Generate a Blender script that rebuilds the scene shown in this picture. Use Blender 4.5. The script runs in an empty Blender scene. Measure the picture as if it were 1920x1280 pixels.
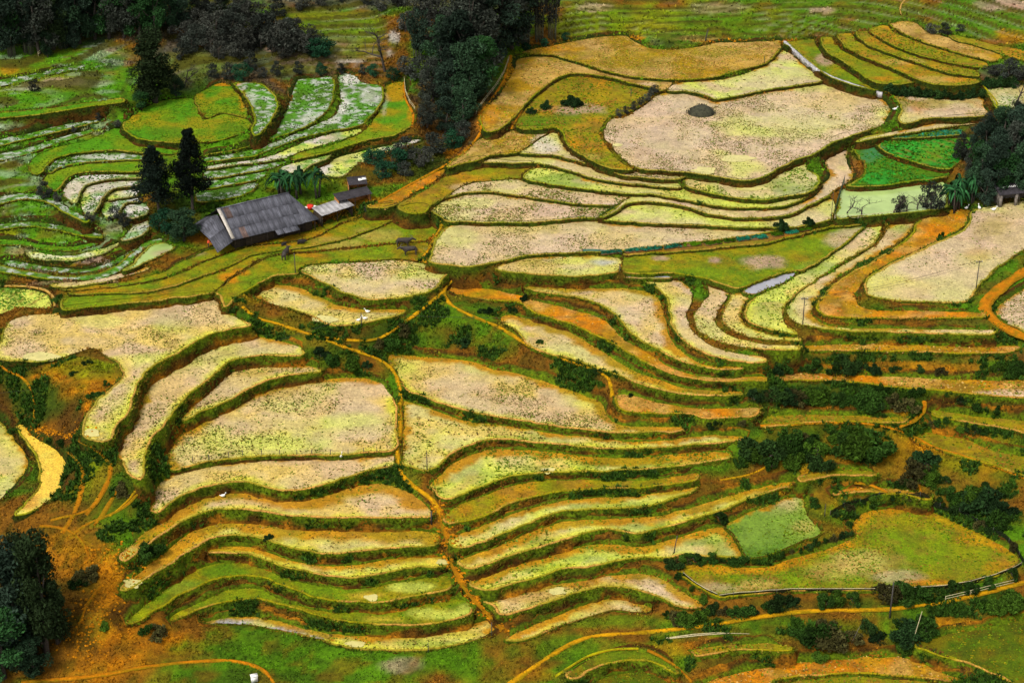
import bpy, bmesh, math, random
import numpy as np
from mathutils import Vector, Matrix
from mathutils.geometry import delaunay_2d_cdt

# ------------------------------------------------------------------ camera, sky, sun, exposure
SC = bpy.context.scene
COL = SC.collection
HC, YC = 141.0, 265.0                      # camera height and distance to the middle of the slope
TH = math.atan2(HC, YC)
HALF = math.radians(15.0)
F = 960.0 / math.tan(HALF)                 # focal length in photograph pixels
cd = bpy.data.cameras.new('camera'); cam = bpy.data.objects.new('camera', cd); COL.objects.link(cam)
cam.location = (0, 0, HC); cam.rotation_euler = (math.pi / 2 - TH, 0, 0)
cd.sensor_width = 36; cd.angle = 2 * HALF; cd.clip_start = 1; cd.clip_end = 4000
SC.camera = cam
SUN_EL, SUN_AZ = math.radians(52), math.radians(215)
W = bpy.data.worlds.new('World'); SC.world = W; W.use_nodes = True
wn = W.node_tree; wn.nodes.clear()
sky = wn.nodes.new('ShaderNodeTexSky'); sky.sky_type = 'NISHITA'; sky.sun_disc = False
sky.sun_elevation = SUN_EL; sky.sun_rotation = SUN_AZ
sky.air_density = 1.0; sky.dust_density = 8.0; sky.ozone_density = 1.0; sky.altitude = 900
hs = wn.nodes.new('ShaderNodeHueSaturation'); hs.inputs['Saturation'].default_value = 0.06
bg = wn.nodes.new('ShaderNodeBackground'); bg.inputs['Strength'].default_value = 0.12
wo = wn.nodes.new('ShaderNodeOutputWorld')
wn.links.new(sky.outputs[0], hs.inputs['Color']); wn.links.new(hs.outputs[0], bg.inputs[0]); wn.links.new(bg.outputs[0], wo.inputs[0])
sd = bpy.data.lights.new('sun', 'SUN'); sd.energy = 1.5; sd.angle = math.radians(14); sd.color = (1.0, 0.93, 0.82)
sun = bpy.data.objects.new('sun', sd); COL.objects.link(sun)
sdir = Vector((math.sin(SUN_AZ) * math.cos(SUN_EL), math.cos(SUN_AZ) * math.cos(SUN_EL), math.sin(SUN_EL)))
sun.rotation_euler = (-sdir).to_track_quat('-Z', 'Y').to_euler()
SC.view_settings.view_transform = 'Standard'; SC.view_settings.look = 'None'
SC.view_settings.exposure = 0.74; SC.view_settings.gamma = 1.0
try: SC.view_settings.use_curve_mapping = False
except Exception: pass

rng = np.random.default_rng(7)
random.seed(7)

# ------------------------------------------------------------------ geometry of the view: where a place seen in the photo stands
SN, CS = math.sin(TH), math.cos(TH)
def rays(px, py):
    a = (np.asarray(px, float) - 960) / F; b = (640 - np.asarray(py, float)) / F
    return np.stack([a, CS + b * SN, -SN + b * CS], -1)
def at_height(px, py, h):
    d = rays(px, py); t = (np.asarray(h, float) - HC) / d[..., 2]
    return np.stack([d[..., 0] * t, d[..., 1] * t], -1)
def project(P):
    P = np.asarray(P, float); z = P[..., 2] - HC
    dep = P[..., 1] * CS - z * SN; up = P[..., 1] * SN + z * CS
    return 960 + F * P[..., 0] / dep, 640 - F * up / dep, dep

def hash2(i, j, s):
    n = (i.astype(np.int64) * 374761393 + j.astype(np.int64) * 668265263 + s * 982451653) & 0x7fffffff
    n = ((n ^ (n >> 13)) * 1274126177) & 0x7fffffff
    n = (n ^ (n >> 16)) & 0xffff
    return n / 65535.0
def vnoise(x, y, sc, seed=0):
    x = np.asarray(x, float) / sc; y = np.asarray(y, float) / sc
    i = np.floor(x); j = np.floor(y); u = x - i; v = y - j
    u = u * u * (3 - 2 * u); v = v * v * (3 - 2 * v)
    a = hash2(i, j, seed); b = hash2(i + 1, j, seed); c = hash2(i, j + 1, seed); d = hash2(i + 1, j + 1, seed)
    return (a * (1 - u) + b * u) * (1 - v) + (c * (1 - u) + d * u) * v
def fbm(x, y, sc, seed=0, o=3):
    s = 0; w = 0.0
    for k in range(o):
        a = 0.55 ** k; s = s + a * vnoise(x, y, sc / 2 ** k, seed + 17 * k); w += a
    return s / w
def sstep(a, b, x):
    t = np.clip((np.asarray(x, float) - a) / (b - a), 0, 1); return t * t * (3 - 2 * t)

def pts(s): return np.array([[float(c) for c in q.split(',')] for q in s.split()])
def smooth_loop(P, n=4, closed=True):
    m = len(P); out = []
    rngm = m if closed else m - 1
    for i in range(rngm):
        if closed: p0, p1, p2, p3 = P[(i - 1) % m], P[i], P[(i + 1) % m], P[(i + 2) % m]
        else: p0, p1, p2, p3 = P[max(i - 1, 0)], P[i], P[i + 1], P[min(i + 2, m - 1)]
        for k in range(n):
            t = k / n
            # centripetal-like damping: tangents limited by the shorter side
            l1 = np.linalg.norm(p2 - p1) + 1e-6
            t1 = (p2 - p0) * 0.5; t2 = (p3 - p1) * 0.5
            for tt in (t1, t2):
                L = np.linalg.norm(tt)
                if L > l1: tt *= l1 / L
            h00 = 2 * t ** 3 - 3 * t ** 2 + 1; h10 = t ** 3 - 2 * t ** 2 + t; h01 = -2 * t ** 3 + 3 * t ** 2; h11 = t ** 3 - t ** 2
            out.append(h00 * p1 + h10 * t1 + h01 * p2 + h11 * t2)
    if not closed: out.append(P[-1])
    return np.array(out)
def resample(P, step, closed=True):
    Q = np.vstack([P, P[:1]]) if closed else P
    seg = np.linalg.norm(np.diff(Q, axis=0), axis=1); s = np.concatenate([[0], np.cumsum(seg)])
    n = max(6 if closed else 2, int(round(s[-1] / step)))
    t = np.linspace(0, s[-1], n + 1); t = t[:-1] if closed else t
    return np.stack([np.interp(t, s, Q[:, k]) for k in range(Q.shape[1])], -1)
def area2(P):
    x, y = P[:, 0], P[:, 1]; return 0.5 * np.sum(x * np.roll(y, -1) - np.roll(x, -1) * y)
def inside(P, x, y):
    r = np.zeros(x.shape, bool); n = len(P)
    for i in range(n):
        x1, y1 = P[i]; x2, y2 = P[(i + 1) % n]
        if y1 == y2: continue
        c = ((y1 > y) != (y2 > y)) & (x < (x2 - x1) * (y - y1) / (y2 - y1) + x1)
        r ^= c
    return r

# ------------------------------------------------------------------ mesh helpers
def mesh_np(name, V, Q=None, T=None, col=None, att=None, smooth=False):
    V = np.asarray(V, np.float32); nq = 0 if Q is None else len(Q); nt = 0 if T is None else len(T)
    me = bpy.data.meshes.new(name)
    me.vertices.add(len(V)); me.vertices.foreach_set('co', V.ravel())
    idx = []; 
    if nq: idx.append(np.asarray(Q, np.int32).ravel())
    if nt: idx.append(np.asarray(T, np.int32).ravel())
    idx = np.concatenate(idx); me.loops.add(len(idx)); me.loops.foreach_set('vertex_index', idx)
    me.polygons.add(nq + nt)
    st = np.concatenate([np.arange(nq) * 4, nq * 4 + np.arange(nt) * 3]).astype(np.int32)
    me.polygons.foreach_set('loop_start', st)
    try: me.polygons.foreach_set('loop_total', np.concatenate([np.full(nq, 4), np.full(nt, 3)]).astype(np.int32))
    except Exception: pass
    if smooth: me.polygons.foreach_set('use_smooth', np.ones(nq + nt, bool))
    if col is not None:
        a = me.attributes.new('Col', 'FLOAT_COLOR', 'POINT')
        c = np.ones((len(V), 4), np.float32); c[:, :3] = col; a.data.foreach_set('color', c.ravel())
    for k, v in (att or {}).items():
        a = me.attributes.new(k, 'FLOAT', 'POINT'); a.data.foreach_set('value', np.asarray(v, np.float32))
    me.update(calc_edges=True); me.validate()
    return me
def link(name, me, mat=None, parent=None, loc=(0, 0, 0), rot=0.0):
    o = bpy.data.objects.new(name, me); COL.objects.link(o)
    if mat is not None and me is not None and not me.materials: me.materials.append(mat)
    if parent is not None: o.parent = parent
    o.location = loc
    if rot: o.rotation_euler = (0, 0, rot)
    return o
def tag(o, label=None, cat=None, group=None, kind=None):
    if label: o['label'] = label
    if cat: o['category'] = cat
    if group: o['group'] = group
    if kind: o['kind'] = kind
    return o
def thing(name, loc, label, cat, group=None, rot=0.0):
    return tag(link(name, None, loc=loc, rot=rot), label, cat, group)
def copy_tree(o, parent=None):
    c = o.copy(); COL.objects.link(c)
    if parent is not None: c.parent = parent
    for ch in list(o.children): copy_tree(ch, c)
    return c
class MB:                                   # collects boxes, tubes and sheets into one mesh
    def __init__(s): s.v = []; s.q = []; s.t = []; s.n = 0; s.c = []
    def add(s, V, Q=(), T=(), c=None):
        V = np.asarray(V, float); 
        for q in Q: s.q.append([k + s.n for k in q])
        for t in T: s.t.append([k + s.n for k in t])
        s.v.append(V); s.n += len(V); s.c.append(np.tile(np.array(c if c is not None else (1, 1, 1), float), (len(V), 1)))
        return s
    def box(s, c, d, R=None, col=None):
        x, y, z = np.array(d) / 2
        V = np.array([[-x, -y, -z], [x, -y, -z], [x, y, -z], [-x, y, -z], [-x, -y, z], [x, -y, z], [x, y, z], [-x, y, z]])
        if R is not None: V = V @ np.array(R).T
        return s.add(V + np.array(c), [(3, 2, 1, 0), (4, 5, 6, 7), (0, 1, 5, 4), (1, 2, 6, 5), (2, 3, 7, 6), (3, 0, 4, 7)], c=col)
    def tube(s, P, r, n=6, cap=True, col=None):
        P = np.asarray(P, float); m = len(P); r = np.broadcast_to(np.asarray(r, float), (m,))
        V = []
        for i in range(m):
            d = P[min(i + 1, m - 1)] - P[max(i - 1, 0)]; d = d / (np.linalg.norm(d) + 1e-9)
            a = np.cross(d, [0, 0, 1.0]) if abs(d[2]) < 0.95 else np.cross(d, [1.0, 0, 0]); a /= np.linalg.norm(a) + 1e-9; b = np.cross(d, a)
            for k in range(n):
                w = 2 * math.pi * k / n; V.append(P[i] + r[i] * (a * math.cos(w) + b * math.sin(w)))
        Q = [(i * n + k, i * n + (k + 1) % n, (i + 1) * n + (k + 1) % n, (i + 1) * n + k) for i in range(m - 1) for k in range(n)]
        T = []
        if cap:
            V.append(P[-1]); T += [((m - 1) * n + k, (m - 1) * n + (k + 1) % n, m * n) for k in range(n)]
            V.append(P[0]); T += [((k + 1) % n, k, m * n + 1) for k in range(n)]
        return s.add(V, Q, T, c=col)
    def ball(s, c, d, n=8, m=5, col=None):
        V = [np.array(c) + np.array([0, 0, -d[2]])]; 
        for i in range(1, m):
            a = math.pi * i / m
            for k in range(n):
                w = 2 * math.pi * k / n; V.append(np.array(c) + np.array([d[0] * math.sin(a) * math.cos(w), d[1] * math.sin(a) * math.sin(w), -d[2] * math.cos(a)]))
        V.append(np.array(c) + np.array([0, 0, d[2]])); L = len(V) - 1
        Q = [(1 + i * n + k, 1 + i * n + (k + 1) % n, 1 + (i + 1) * n + (k + 1) % n, 1 + (i + 1) * n + k) for i in range(m - 2) for k in range(n)]
        T = [(0, 1 + (k + 1) % n, 1 + k) for k in range(n)] + [(L, 1 + (m - 2) * n + k, 1 + (m - 2) * n + (k + 1) % n) for k in range(n)]
        return s.add(V, Q, T, c=col)
    def mesh(s, name, smooth=False, col=False):
        return mesh_np(name, np.vstack(s.v), s.q or None, s.t or None, col=np.vstack(s.c) if col else None, smooth=smooth)

# ------------------------------------------------------------------ materials
def new_mat(name):
    m = bpy.data.materials.new(name); m.use_nodes = True; nt = m.node_tree; b = nt.nodes['Principled BSDF']
    return m, nt, b
def nn(nt, t, **k):
    n = nt.nodes.new(t)
    for a, v in k.items(): setattr(n, a, v)
    return n
def noise_col(nt, src, scale, lo, hi, detail=4, vec=None, stretch=None):
    """colour multiplied by a noise that runs from lo to hi"""
    g = nn(nt, 'ShaderNodeNewGeometry'); n = nn(nt, 'ShaderNodeTexNoise'); n.inputs['Scale'].default_value = scale; n.inputs['Detail'].default_value = detail
    v = vec or g.outputs['Position']
    if stretch:
        mp = nn(nt, 'ShaderNodeMapping'); mp.inputs['Scale'].default_value = stretch; nt.links.new(v, mp.inputs[0]); v = mp.outputs[0]
    nt.links.new(v, n.inputs['Vector'])
    mr = nn(nt, 'ShaderNodeMapRange'); mr.inputs['From Min'].default_value = 0.3; mr.inputs['From Max'].default_value = 0.7
    mr.inputs['To Min'].default_value = lo; mr.inputs['To Max'].default_value = hi; nt.links.new(n.outputs[0], mr.inputs[0])
    vm = nn(nt, 'ShaderNodeVectorMath', operation='SCALE'); nt.links.new(src, vm.inputs[0]); nt.links.new(mr.outputs[0], vm.inputs['Scale'])
    return vm.outputs[0], n
def bump(nt, b, n, strength, dist):
    bp = nn(nt, 'ShaderNodeBump'); bp.inputs['Strength'].default_value = strength; bp.inputs['Distance'].default_value = dist
    nt.links.new(n.outputs[0], bp.inputs['Height']); nt.links.new(bp.outputs[0], b.inputs['Normal']); return bp
MATS = {}
def plain(name, col, rough=0.8, lo=0.75, hi=1.25, scale=3.0, bmp=0.0, spec=0.3, rnd=0.0, metallic=0.0):
    if name in MATS: return MATS[name]
    m, nt, b = new_mat(name); r = nn(nt, 'ShaderNodeRGB'); r.outputs[0].default_value = (*col, 1); src = r.outputs[0]
    if rnd:
        oi = nn(nt, 'ShaderNodeObjectInfo'); mr = nn(nt, 'ShaderNodeMapRange'); mr.inputs['To Min'].default_value = 1 - rnd; mr.inputs['To Max'].default_value = 1 + rnd
        nt.links.new(oi.outputs['Random'], mr.inputs[0]); vm = nn(nt, 'ShaderNodeVectorMath', operation='SCALE'); nt.links.new(src, vm.inputs[0]); nt.links.new(mr.outputs[0], vm.inputs['Scale']); src = vm.outputs[0]
    c, n = noise_col(nt, src, scale, lo, hi); nt.links.new(c, b.inputs['Base Color'])
    b.inputs['Roughness'].default_value = rough; b.inputs['Specular IOR Level'].default_value = spec; b.inputs['Metallic'].default_value = metallic
    if bmp: bump(nt, b, n, 0.6, bmp)
    MATS[name] = m; return m
def vcol_mat(name, rough=0.9, spec=0.2, scales=((5.0, 0.7, 1.3),), wet=False, bmp=0.05, rnd=0.0, stretch=None):
    if name in MATS: return MATS[name]
    m, nt, b = new_mat(name); a = nn(nt, 'ShaderNodeAttribute', attribute_name='Col'); c = a.outputs['Color']
    n = None
    if rnd:
        oi = nn(nt, 'ShaderNodeObjectInfo'); mr = nn(nt, 'ShaderNodeMapRange'); mr.inputs['To Min'].default_value = 1 - rnd; mr.inputs['To Max'].default_value = 1 + rnd
        nt.links.new(oi.outputs['Random'], mr.inputs[0]); vm = nn(nt, 'ShaderNodeVectorMath', operation='SCALE'); nt.links.new(c, vm.inputs[0]); nt.links.new(mr.outputs[0], vm.inputs['Scale']); c = vm.outputs[0]
    for s, lo, hi in scales: c, n = noise_col(nt, c, s, lo, hi, stretch=stretch)
    nt.links.new(c, b.inputs['Base Color']); b.inputs['Specular IOR Level'].default_value = spec; b.inputs['Roughness'].default_value = rough
    if wet:
        w = nn(nt, 'ShaderNodeAttribute', attribute_name='wet'); mr = nn(nt, 'ShaderNodeMapRange'); mr.inputs['To Min'].default_value = 0.92; mr.inputs['To Max'].default_value = 0.2
        # the wetness breaks up over the clods of mud
        ad = nn(nt, 'ShaderNodeMath', operation='MULTIPLY_ADD'); nt.links.new(n.outputs[0], ad.inputs[0]); ad.inputs[1].default_value = -0.5; nt.links.new(w.outputs['Fac'], ad.inputs[2])
        a2 = nn(nt, 'ShaderNodeMath', operation='ADD'); nt.links.new(ad.outputs[0], a2.inputs[0]); a2.inputs[1].default_value = 0.25
        nt.links.new(a2.outputs[0], mr.inputs[0]); nt.links.new(mr.outputs[0], b.inputs['Roughness'])
        sp = nn(nt, 'ShaderNodeMapRange'); sp.inputs['To Min'].default_value = 0.1; sp.inputs['To Max'].default_value = 0.5; nt.links.new(w.outputs['Fac'], sp.inputs[0]); nt.links.new(sp.outputs[0], b.inputs['Specular IOR Level'])
    if bmp: bump(nt, b, n, 0.7, bmp)
    MATS[name] = m; return m
M_FIELD = vcol_mat('field_soil', scales=((0.5, 0.84, 1.16), (1.9, 0.78, 1.22), (5.0, 0.68, 1.32)), wet=True, bmp=0.10)
M_GROUND = vcol_mat('hill_ground', rough=0.95, spec=0.1, scales=((0.3, 0.75, 1.25), (1.4, 0.72, 1.28), (5.0, 0.7, 1.3)), bmp=0.2)
M_BANK = vcol_mat('bank_earth', rough=0.95, spec=0.1, scales=((0.8, 0.6, 1.4), (3.0, 0.45, 1.55)), bmp=0.2)
M_BUND = vcol_mat('bund_earth', rough=0.95, spec=0.1, scales=((1.0, 0.75, 1.25), (4.0, 0.7, 1.3)), bmp=0.05)
M_BLADE = vcol_mat('grass_blades', rough=0.8, spec=0.15, scales=((0.9, 0.7, 1.3),), bmp=0)
M_LEAF = vcol_mat('tree_leaves', rough=0.85, spec=0.06, scales=((1.3, 0.6, 1.4),), bmp=0, rnd=0.42)
M_BARK = plain('bark', (0.055, 0.045, 0.035), 0.95, 0.6, 1.4, 6.0, 0.03)
M_BARKPALE = plain('pale_bark', (0.16, 0.15, 0.13), 0.95, 0.6, 1.4, 6.0, 0.02)
# ------------------------------------------------------------------ the fields: outline as seen in the photograph, kind of ground, label
TERR = [
# lower fan, beside the stepped path
('wet', 'large flooded pale paddy with fence posts along its lower bund', '311,872 307,850 312,835 325,820 375,790 425,764 475,745 517,727 580,715 630,709 680,709 710,716 730,735 741,755 743,800 742,842 690,848 640,853 555,853 480,855 425,861 370,869 322,882', dict(m=.9)),
('wet', 'tan muddy strip paddy just below the bund with fence posts', '283,953 287,928 300,905 320,889 350,880 425,868 480,861 555,860 640,861 700,856 737,853 741,866 735,875 692,881 665,890 620,903 580,915 542,919 505,913 470,904 430,904 387,912 350,925 320,941 298,960', dict(m=.3)),
('wet', 'long pale paddy with a small white bird, second strip below the fence posts', '225,1042 262,1008 300,980 330,957 350,946 387,929 425,921 475,921 510,930 545,937 592,934 630,922 670,911 705,906 742,912 767,922 795,942 807,958 803,969 705,970 605,969 530,964 480,956 430,953 395,957 365,967 340,978 310,997 268,1026 235,1052', dict(m=1.6)),
('wet', 'yellowish green strip paddy ending in a small yellow puddle', '232,1106 236,1090 255,1078 280,1058 310,1035 340,1010 370,990 405,978 450,974 480,979 530,988 580,993 655,992 730,995 792,997 822,1001 826,1010 812,1023 767,1024 705,1028 642,1036 610,1037 575,1033 530,1022 500,1010 470,1003 425,1004 390,1011 350,1036 312,1061 275,1081 258,1097', dict(m=1.7, g=.5)),
('wet', 'very narrow yellow green strip paddy, fifth below the fence posts', '385,1036 400,1028 430,1024 478,1026 530,1045 567,1056 617,1061 680,1057 730,1047 780,1042 828,1044 840,1052 833,1061 780,1063 730,1071 692,1078 655,1081 605,1077 555,1067 505,1052 470,1040 425,1035', dict(m=.8, g=.6)),
('green', 'grassy strip terrace with a green speckled wet end beside the stepped path', '241,1168 243,1158 270,1139 300,1112 337,1086 375,1066 412,1056 460,1056 500,1070 540,1086 580,1096 630,1101 692,1101 730,1094 780,1086 838,1080 849,1094 840,1105 805,1112 755,1121 717,1128 680,1128 630,1125 580,1115 530,1096 490,1082 455,1079 405,1085 365,1100 325,1121 287,1147 262,1163', {}),
('green', 'curved green strip terrace with a thin pale wet rim, second from the bottom', '314,1166 325,1151 350,1140 380,1126 425,1108 475,1102 510,1114 545,1130 585,1141 630,1147 692,1147 755,1142 805,1132 850,1122 876,1126 886,1144 867,1156 805,1167 742,1172 680,1167 630,1160 580,1147 530,1132 490,1122 460,1121 425,1128 375,1141 337,1157', {}),
('wet', 'lowest strip paddy with a bluish sheet of water at one end', '370,1169 400,1163 440,1156 480,1155 530,1167 580,1180 630,1188 692,1192 755,1190 830,1182 880,1170 917,1162 932,1171 915,1188 855,1208 780,1218 705,1218 667,1215 630,1206 580,1192 530,1181 480,1171 430,1168', dict(m=.6, g=.7)),
('wet', 'small crescent paddy above the large flooded paddy', '333,789 345,772 375,742 405,716 440,696 475,686 515,681 555,684 598,691 603,697 555,701 505,712 475,726 425,752 375,773 350,786', dict(m=.3)),
('wet', 'long curving stubbled paddy that wraps down around the crescent paddy', '260,900 240,883 221,850 226,820 246,795 265,762 281,722 297,703 327,683 375,659 425,640 470,631 515,636 550,647 570,660 560,667 505,666 465,669 430,678 405,698 375,722 350,742 325,772 308,797 292,814 277,832 273,865 269,890', dict(m=.5, d=1.5)),
('wet', 'big pale paddy wrapping around the bare dirt knoll', '3,640 12,608 45,592 112,586 175,578 250,571 325,563 395,557 412,562 424,583 448,598 471,611 437,616 400,625 370,639 337,659 300,679 275,696 258,722 248,753 238,778 220,797 211,820 190,828 160,820 155,803 162,780 187,746 217,723 230,702 224,682 205,670 178,652 150,658 100,674 62,678 -8,672 -12,650', dict(d=1.4)),
('yellow', 'curved paddy flooded with ochre yellow water below the dirt knoll', '28,964 55,935 73,910 76,878 62,846 40,815 29,797 42,796 62,817 100,840 122,861 123,885 115,912 93,935 55,958', dict(d=.25)),
('wetg', 'greyish green paddy cut by the picture edge beside the yellow pond', '-20,785 0,788 16,810 38,838 51,858 47,882 30,905 0,934 -20,945', {}),
('crop', 'small green vegetable plot with dark furrows inside a yellow earth path', '-15,540 0,540 50,543 88,551 95,566 93,578 60,576 30,579 0,588 -15,592', {}),
# fan on the other side of the stepped path
('wet', 'wide wedge paddy dotted with dark stubble above the path junction', '729,678 732,666 767,667 830,672 890,679 917,690 960,698 1010,712 1060,728 1100,744 1124,752 1133,765 1138,780 1160,795 1200,799 1240,800 1282,801 1280,807 1210,810 1160,811 1110,807 1035,797 985,790 950,784 905,776 830,757 780,737 762,731 748,704', dict(d=2.2, m=.9)),
('wet', 'long yellow green paddy tapering away from the stepped path', '752,752 780,757 830,775 880,790 950,799 1035,812 1110,820 1160,826 1222,827 1285,820 1335,816 1395,819 1385,825 1310,833 1235,838 1160,841 1085,836 1010,830 960,824 917,823 867,838 842,853 825,870 803,881 780,878 757,868 755,850 757,815 760,785', dict(m=.5, g=.5)),
('dry', 'dry orange terrace edged by a pale earth bund above the hedge', '1152,752 1155,740 1185,741 1235,755 1310,765 1385,766 1425,764 1415,779 1360,783 1322,784 1290,775 1235,776 1185,772 1160,765', {}),
('wet', 'narrow stubbled paddy beside the orange footpath, above the dry orange terrace', '938,594 960,590 1010,603 1060,618 1100,640 1147,670 1185,692 1235,712 1285,727 1335,731 1390,734 1388,741 1335,741 1280,738 1247,732 1210,722 1172,708 1135,695 1110,686 1072,672 1030,663 1003,653 985,640 970,620 945,606', dict(m=1.1, d=1.6)),
('dry', 'long thin orange and pale terrace running from the path fork', '838,545 860,535 905,541 960,551 1010,565 1060,577 1110,590 1137,603 1160,627 1185,645 1212,657 1237,677 1262,691 1310,705 1385,707 1437,706 1437,713 1360,714 1310,711 1260,701 1222,683 1185,665 1150,643 1110,625 1072,607 1035,596 1000,585 975,568 930,563 880,556', dict(w=.5)),
('wet', 'speckled paddy with an orange back margin below the green wedge meadow', '985,541 1000,537 1022,538 1085,540 1150,540 1205,544 1225,553 1242,572 1247,597 1253,627 1264,645 1282,662 1312,680 1347,686 1393,687 1387,692 1335,690 1297,683 1260,670 1233,655 1205,640 1178,617 1157,592 1125,571 1085,559 1035,551', dict(m=.8)),
('wet', 'first of the hooked paddies, with green tufts below the grey water channel', '1187,522 1225,521 1262,523 1286,533 1297,551 1291,572 1287,592 1293,612 1312,632 1340,650 1375,662 1437,672 1437,679 1385,677 1335,667 1300,650 1277,633 1262,612 1256,590 1254,568 1240,547 1215,531', dict(m=.5)),
('wet', 'second hooked paddy, pale strip bending below the tip of the green wedge meadow', '1329,531 1352,535 1373,542 1360,560 1346,583 1340,602 1350,619 1375,632 1410,641 1450,647 1502,650 1500,657 1440,654 1397,651 1360,643 1325,631 1305,610 1302,592 1315,571 1329,554', {}),
('wet', 'third hooked paddy, just below the small lavender pond', '1374,550 1392,552 1408,557 1397,568 1390,582 1388,597 1400,612 1425,622 1447,629 1500,634 1500,640 1450,637 1410,631 1380,621 1358,607 1354,595 1362,572', {}),
('water', 'small lavender grey pond at the corner of the green wedge meadow', '1394,548 1410,537 1440,525 1470,515 1492,512 1488,518 1465,530 1440,541 1414,551', dict(d=0)),
('wetg', 'long green speckled paddy sweeping down beside the green wedge meadow', '1622,424 1651,420 1650,434 1640,454 1615,470 1577,492 1540,516 1510,538 1480,562 1467,585 1470,605 1492,626 1465,623 1440,617 1415,609 1397,597 1396,585 1404,570 1418,557 1440,547 1465,535 1502,514 1540,492 1567,474 1600,448', dict(d=1.8)),
('wet', 'long pale hooked paddy with a wooden pole at its bend', '1664,421 1690,414 1721,412 1712,432 1690,450 1652,475 1615,495 1572,519 1552,537 1532,560 1523,580 1528,596 1547,609 1590,614 1660,616 1760,618 1865,619 1862,627 1760,626 1660,622 1590,620 1515,612 1488,600 1478,585 1486,565 1505,545 1540,521 1590,492 1627,470 1653,450', dict(m=.5)),
('dry', 'dry orange hooked terrace curling around the pink paddy', '1815,392 1812,420 1790,437 1752,455 1702,479 1665,495 1635,511 1616,532 1604,552 1612,572 1640,582 1720,583 1827,585 1847,588 1838,595 1740,597 1650,597 1590,596 1545,590 1533,572 1543,556 1562,536 1592,515 1630,494 1677,466 1710,440 1722,418 1742,402', {}),
('wet', 'large pinkish tan paddy with a pole and overhead wires beside the orange road', '1824,395 1870,385 1925,376 1945,374 1945,460 1920,468 1897,483 1866,503 1846,524 1831,541 1822,556 1815,565 1790,567 1715,566 1665,562 1628,552 1621,541 1626,524 1640,511 1692,486 1742,461 1793,440 1818,420', dict(d=.35, p=.6)),
('wet', 'mauve grey paddy inside the bend of the orange road', '1945,535 1920,543 1887,562 1868,582 1880,600 1905,613 1945,622', dict(p=1)),
('dry', 'narrow orange strip terrace, first below the long pale hooked paddy', '1506,648 1590,645 1690,647 1815,650 1912,649 1890,660 1840,662 1690,659 1565,656 1508,656', {}),
('dry', 'long orange terrace between two bushy banks, pale at its far end', '1443,696 1500,697 1552,701 1665,705 1765,710 1865,713 1940,712 1940,744 1865,742 1815,737 1740,729 1665,724 1590,715 1515,712 1450,713', {}),
('olive', 'short grassy strip terrace along the path above the big bush thicket', '1440,780 1515,777 1615,780 1700,783 1690,792 1630,791 1565,790 1490,794 1440,800 1425,797', {}),
('olive', 'small grassy strip terrace beyond the orange path crossing', '1745,768 1815,778 1890,786 1940,792 1940,818 1902,806 1852,797 1790,788 1755,780', {}),
('olive', 'olive strip terrace sloping beside the yellow earth path', '1712,824 1735,810 1780,815 1815,825 1865,845 1940,863 1940,898 1865,872 1802,855 1740,835', {}),
('olive', 'large brown green field enclosed by a dark net fence', '1347,1118 1312,1102 1283,1081 1275,1069 1285,1059 1335,1057 1385,1062 1435,1062 1490,1046 1540,1032 1577,1018 1608,1005 1597,985 1615,965 1652,953 1700,952 1745,960 1790,979 1840,1002 1890,1030 1909,1054 1865,1078 1802,1093 1715,1101 1640,1105 1565,1106 1477,1107 1400,1113', dict(d=1.2, m=1.0, c2='green')),
('wetg', 'green wet terrace with a pale pool on its bund, below the tapering yellow green paddy', '806,908 820,896 835,880 855,866 880,853 917,843 960,842 1035,848 1110,856 1185,858 1260,851 1335,846 1372,851 1335,865 1260,873 1185,880 1135,883 1060,884 1000,887 955,893 917,906 880,921 842,935 827,932 815,918', dict(m=1.3)),
('olive', 'thin grassy strip terrace, second below the tapering yellow green paddy', '832,973 838,960 865,945 905,930 942,915 985,906 1040,899 1110,900 1160,902 1235,897 1307,886 1306,899 1235,911 1160,915 1085,917 1035,922 985,935 950,945 910,965 875,976 842,981', dict(d=1.5)),
('wetg', 'bright green narrow strip paddy, third below the tapering yellow green paddy', '843,1012 855,1004 892,989 930,974 985,956 1035,943 1085,935 1160,932 1210,927 1285,916 1310,909 1300,921 1260,935 1210,949 1135,952 1060,958 1030,964 997,978 955,994 905,1015 867,1026 850,1024', dict(m=.7)),
('wetg', 'longest green and orange strip terrace, reaching from the stepped path to the thicket', '860,1054 868,1046 917,1030 958,1013 1010,991 1060,978 1135,972 1210,969 1260,961 1310,947 1350,935 1397,921 1440,909 1500,902 1490,909 1440,921 1385,943 1335,962 1285,977 1235,990 1197,1000 1172,996 1135,992 1085,1002 1035,1017 960,1041 905,1060 878,1065', dict(m=1.0)),
('wetg', 'green and pale strip terrace next to the bright green patch', '882,1094 893,1086 930,1074 960,1061 1035,1038 1110,1021 1160,1020 1197,1025 1235,1016 1290,1001 1350,988 1368,1000 1380,1020 1395,1041 1330,1041 1290,1038 1265,1042 1250,1046 1210,1043 1172,1046 1135,1056 1085,1063 1047,1068 1010,1081 960,1094 915,1106', dict(m=1.1)),
('wetg', 'bright green patch of young plants above the netted field', '1362,985 1397,965 1440,946 1480,933 1507,936 1512,965 1536,996 1515,1011 1480,1023 1455,1033 1430,1042 1403,1042 1388,1020 1375,1000', dict(d=1.3, nb=1, c1='algae', c2='green2', now=1)),
('wet', 'brown muddy terrace beside the dark bushy corner of the netted field', '905,1124 925,1115 960,1107 1010,1098 1085,1089 1135,1079 1200,1074 1235,1083 1262,1100 1290,1117 1320,1133 1287,1140 1260,1132 1227,1115 1185,1103 1135,1098 1085,1108 1047,1121 997,1138 955,1151 935,1150 925,1136', dict(d=1.8, p=.4, m=.8)),
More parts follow.
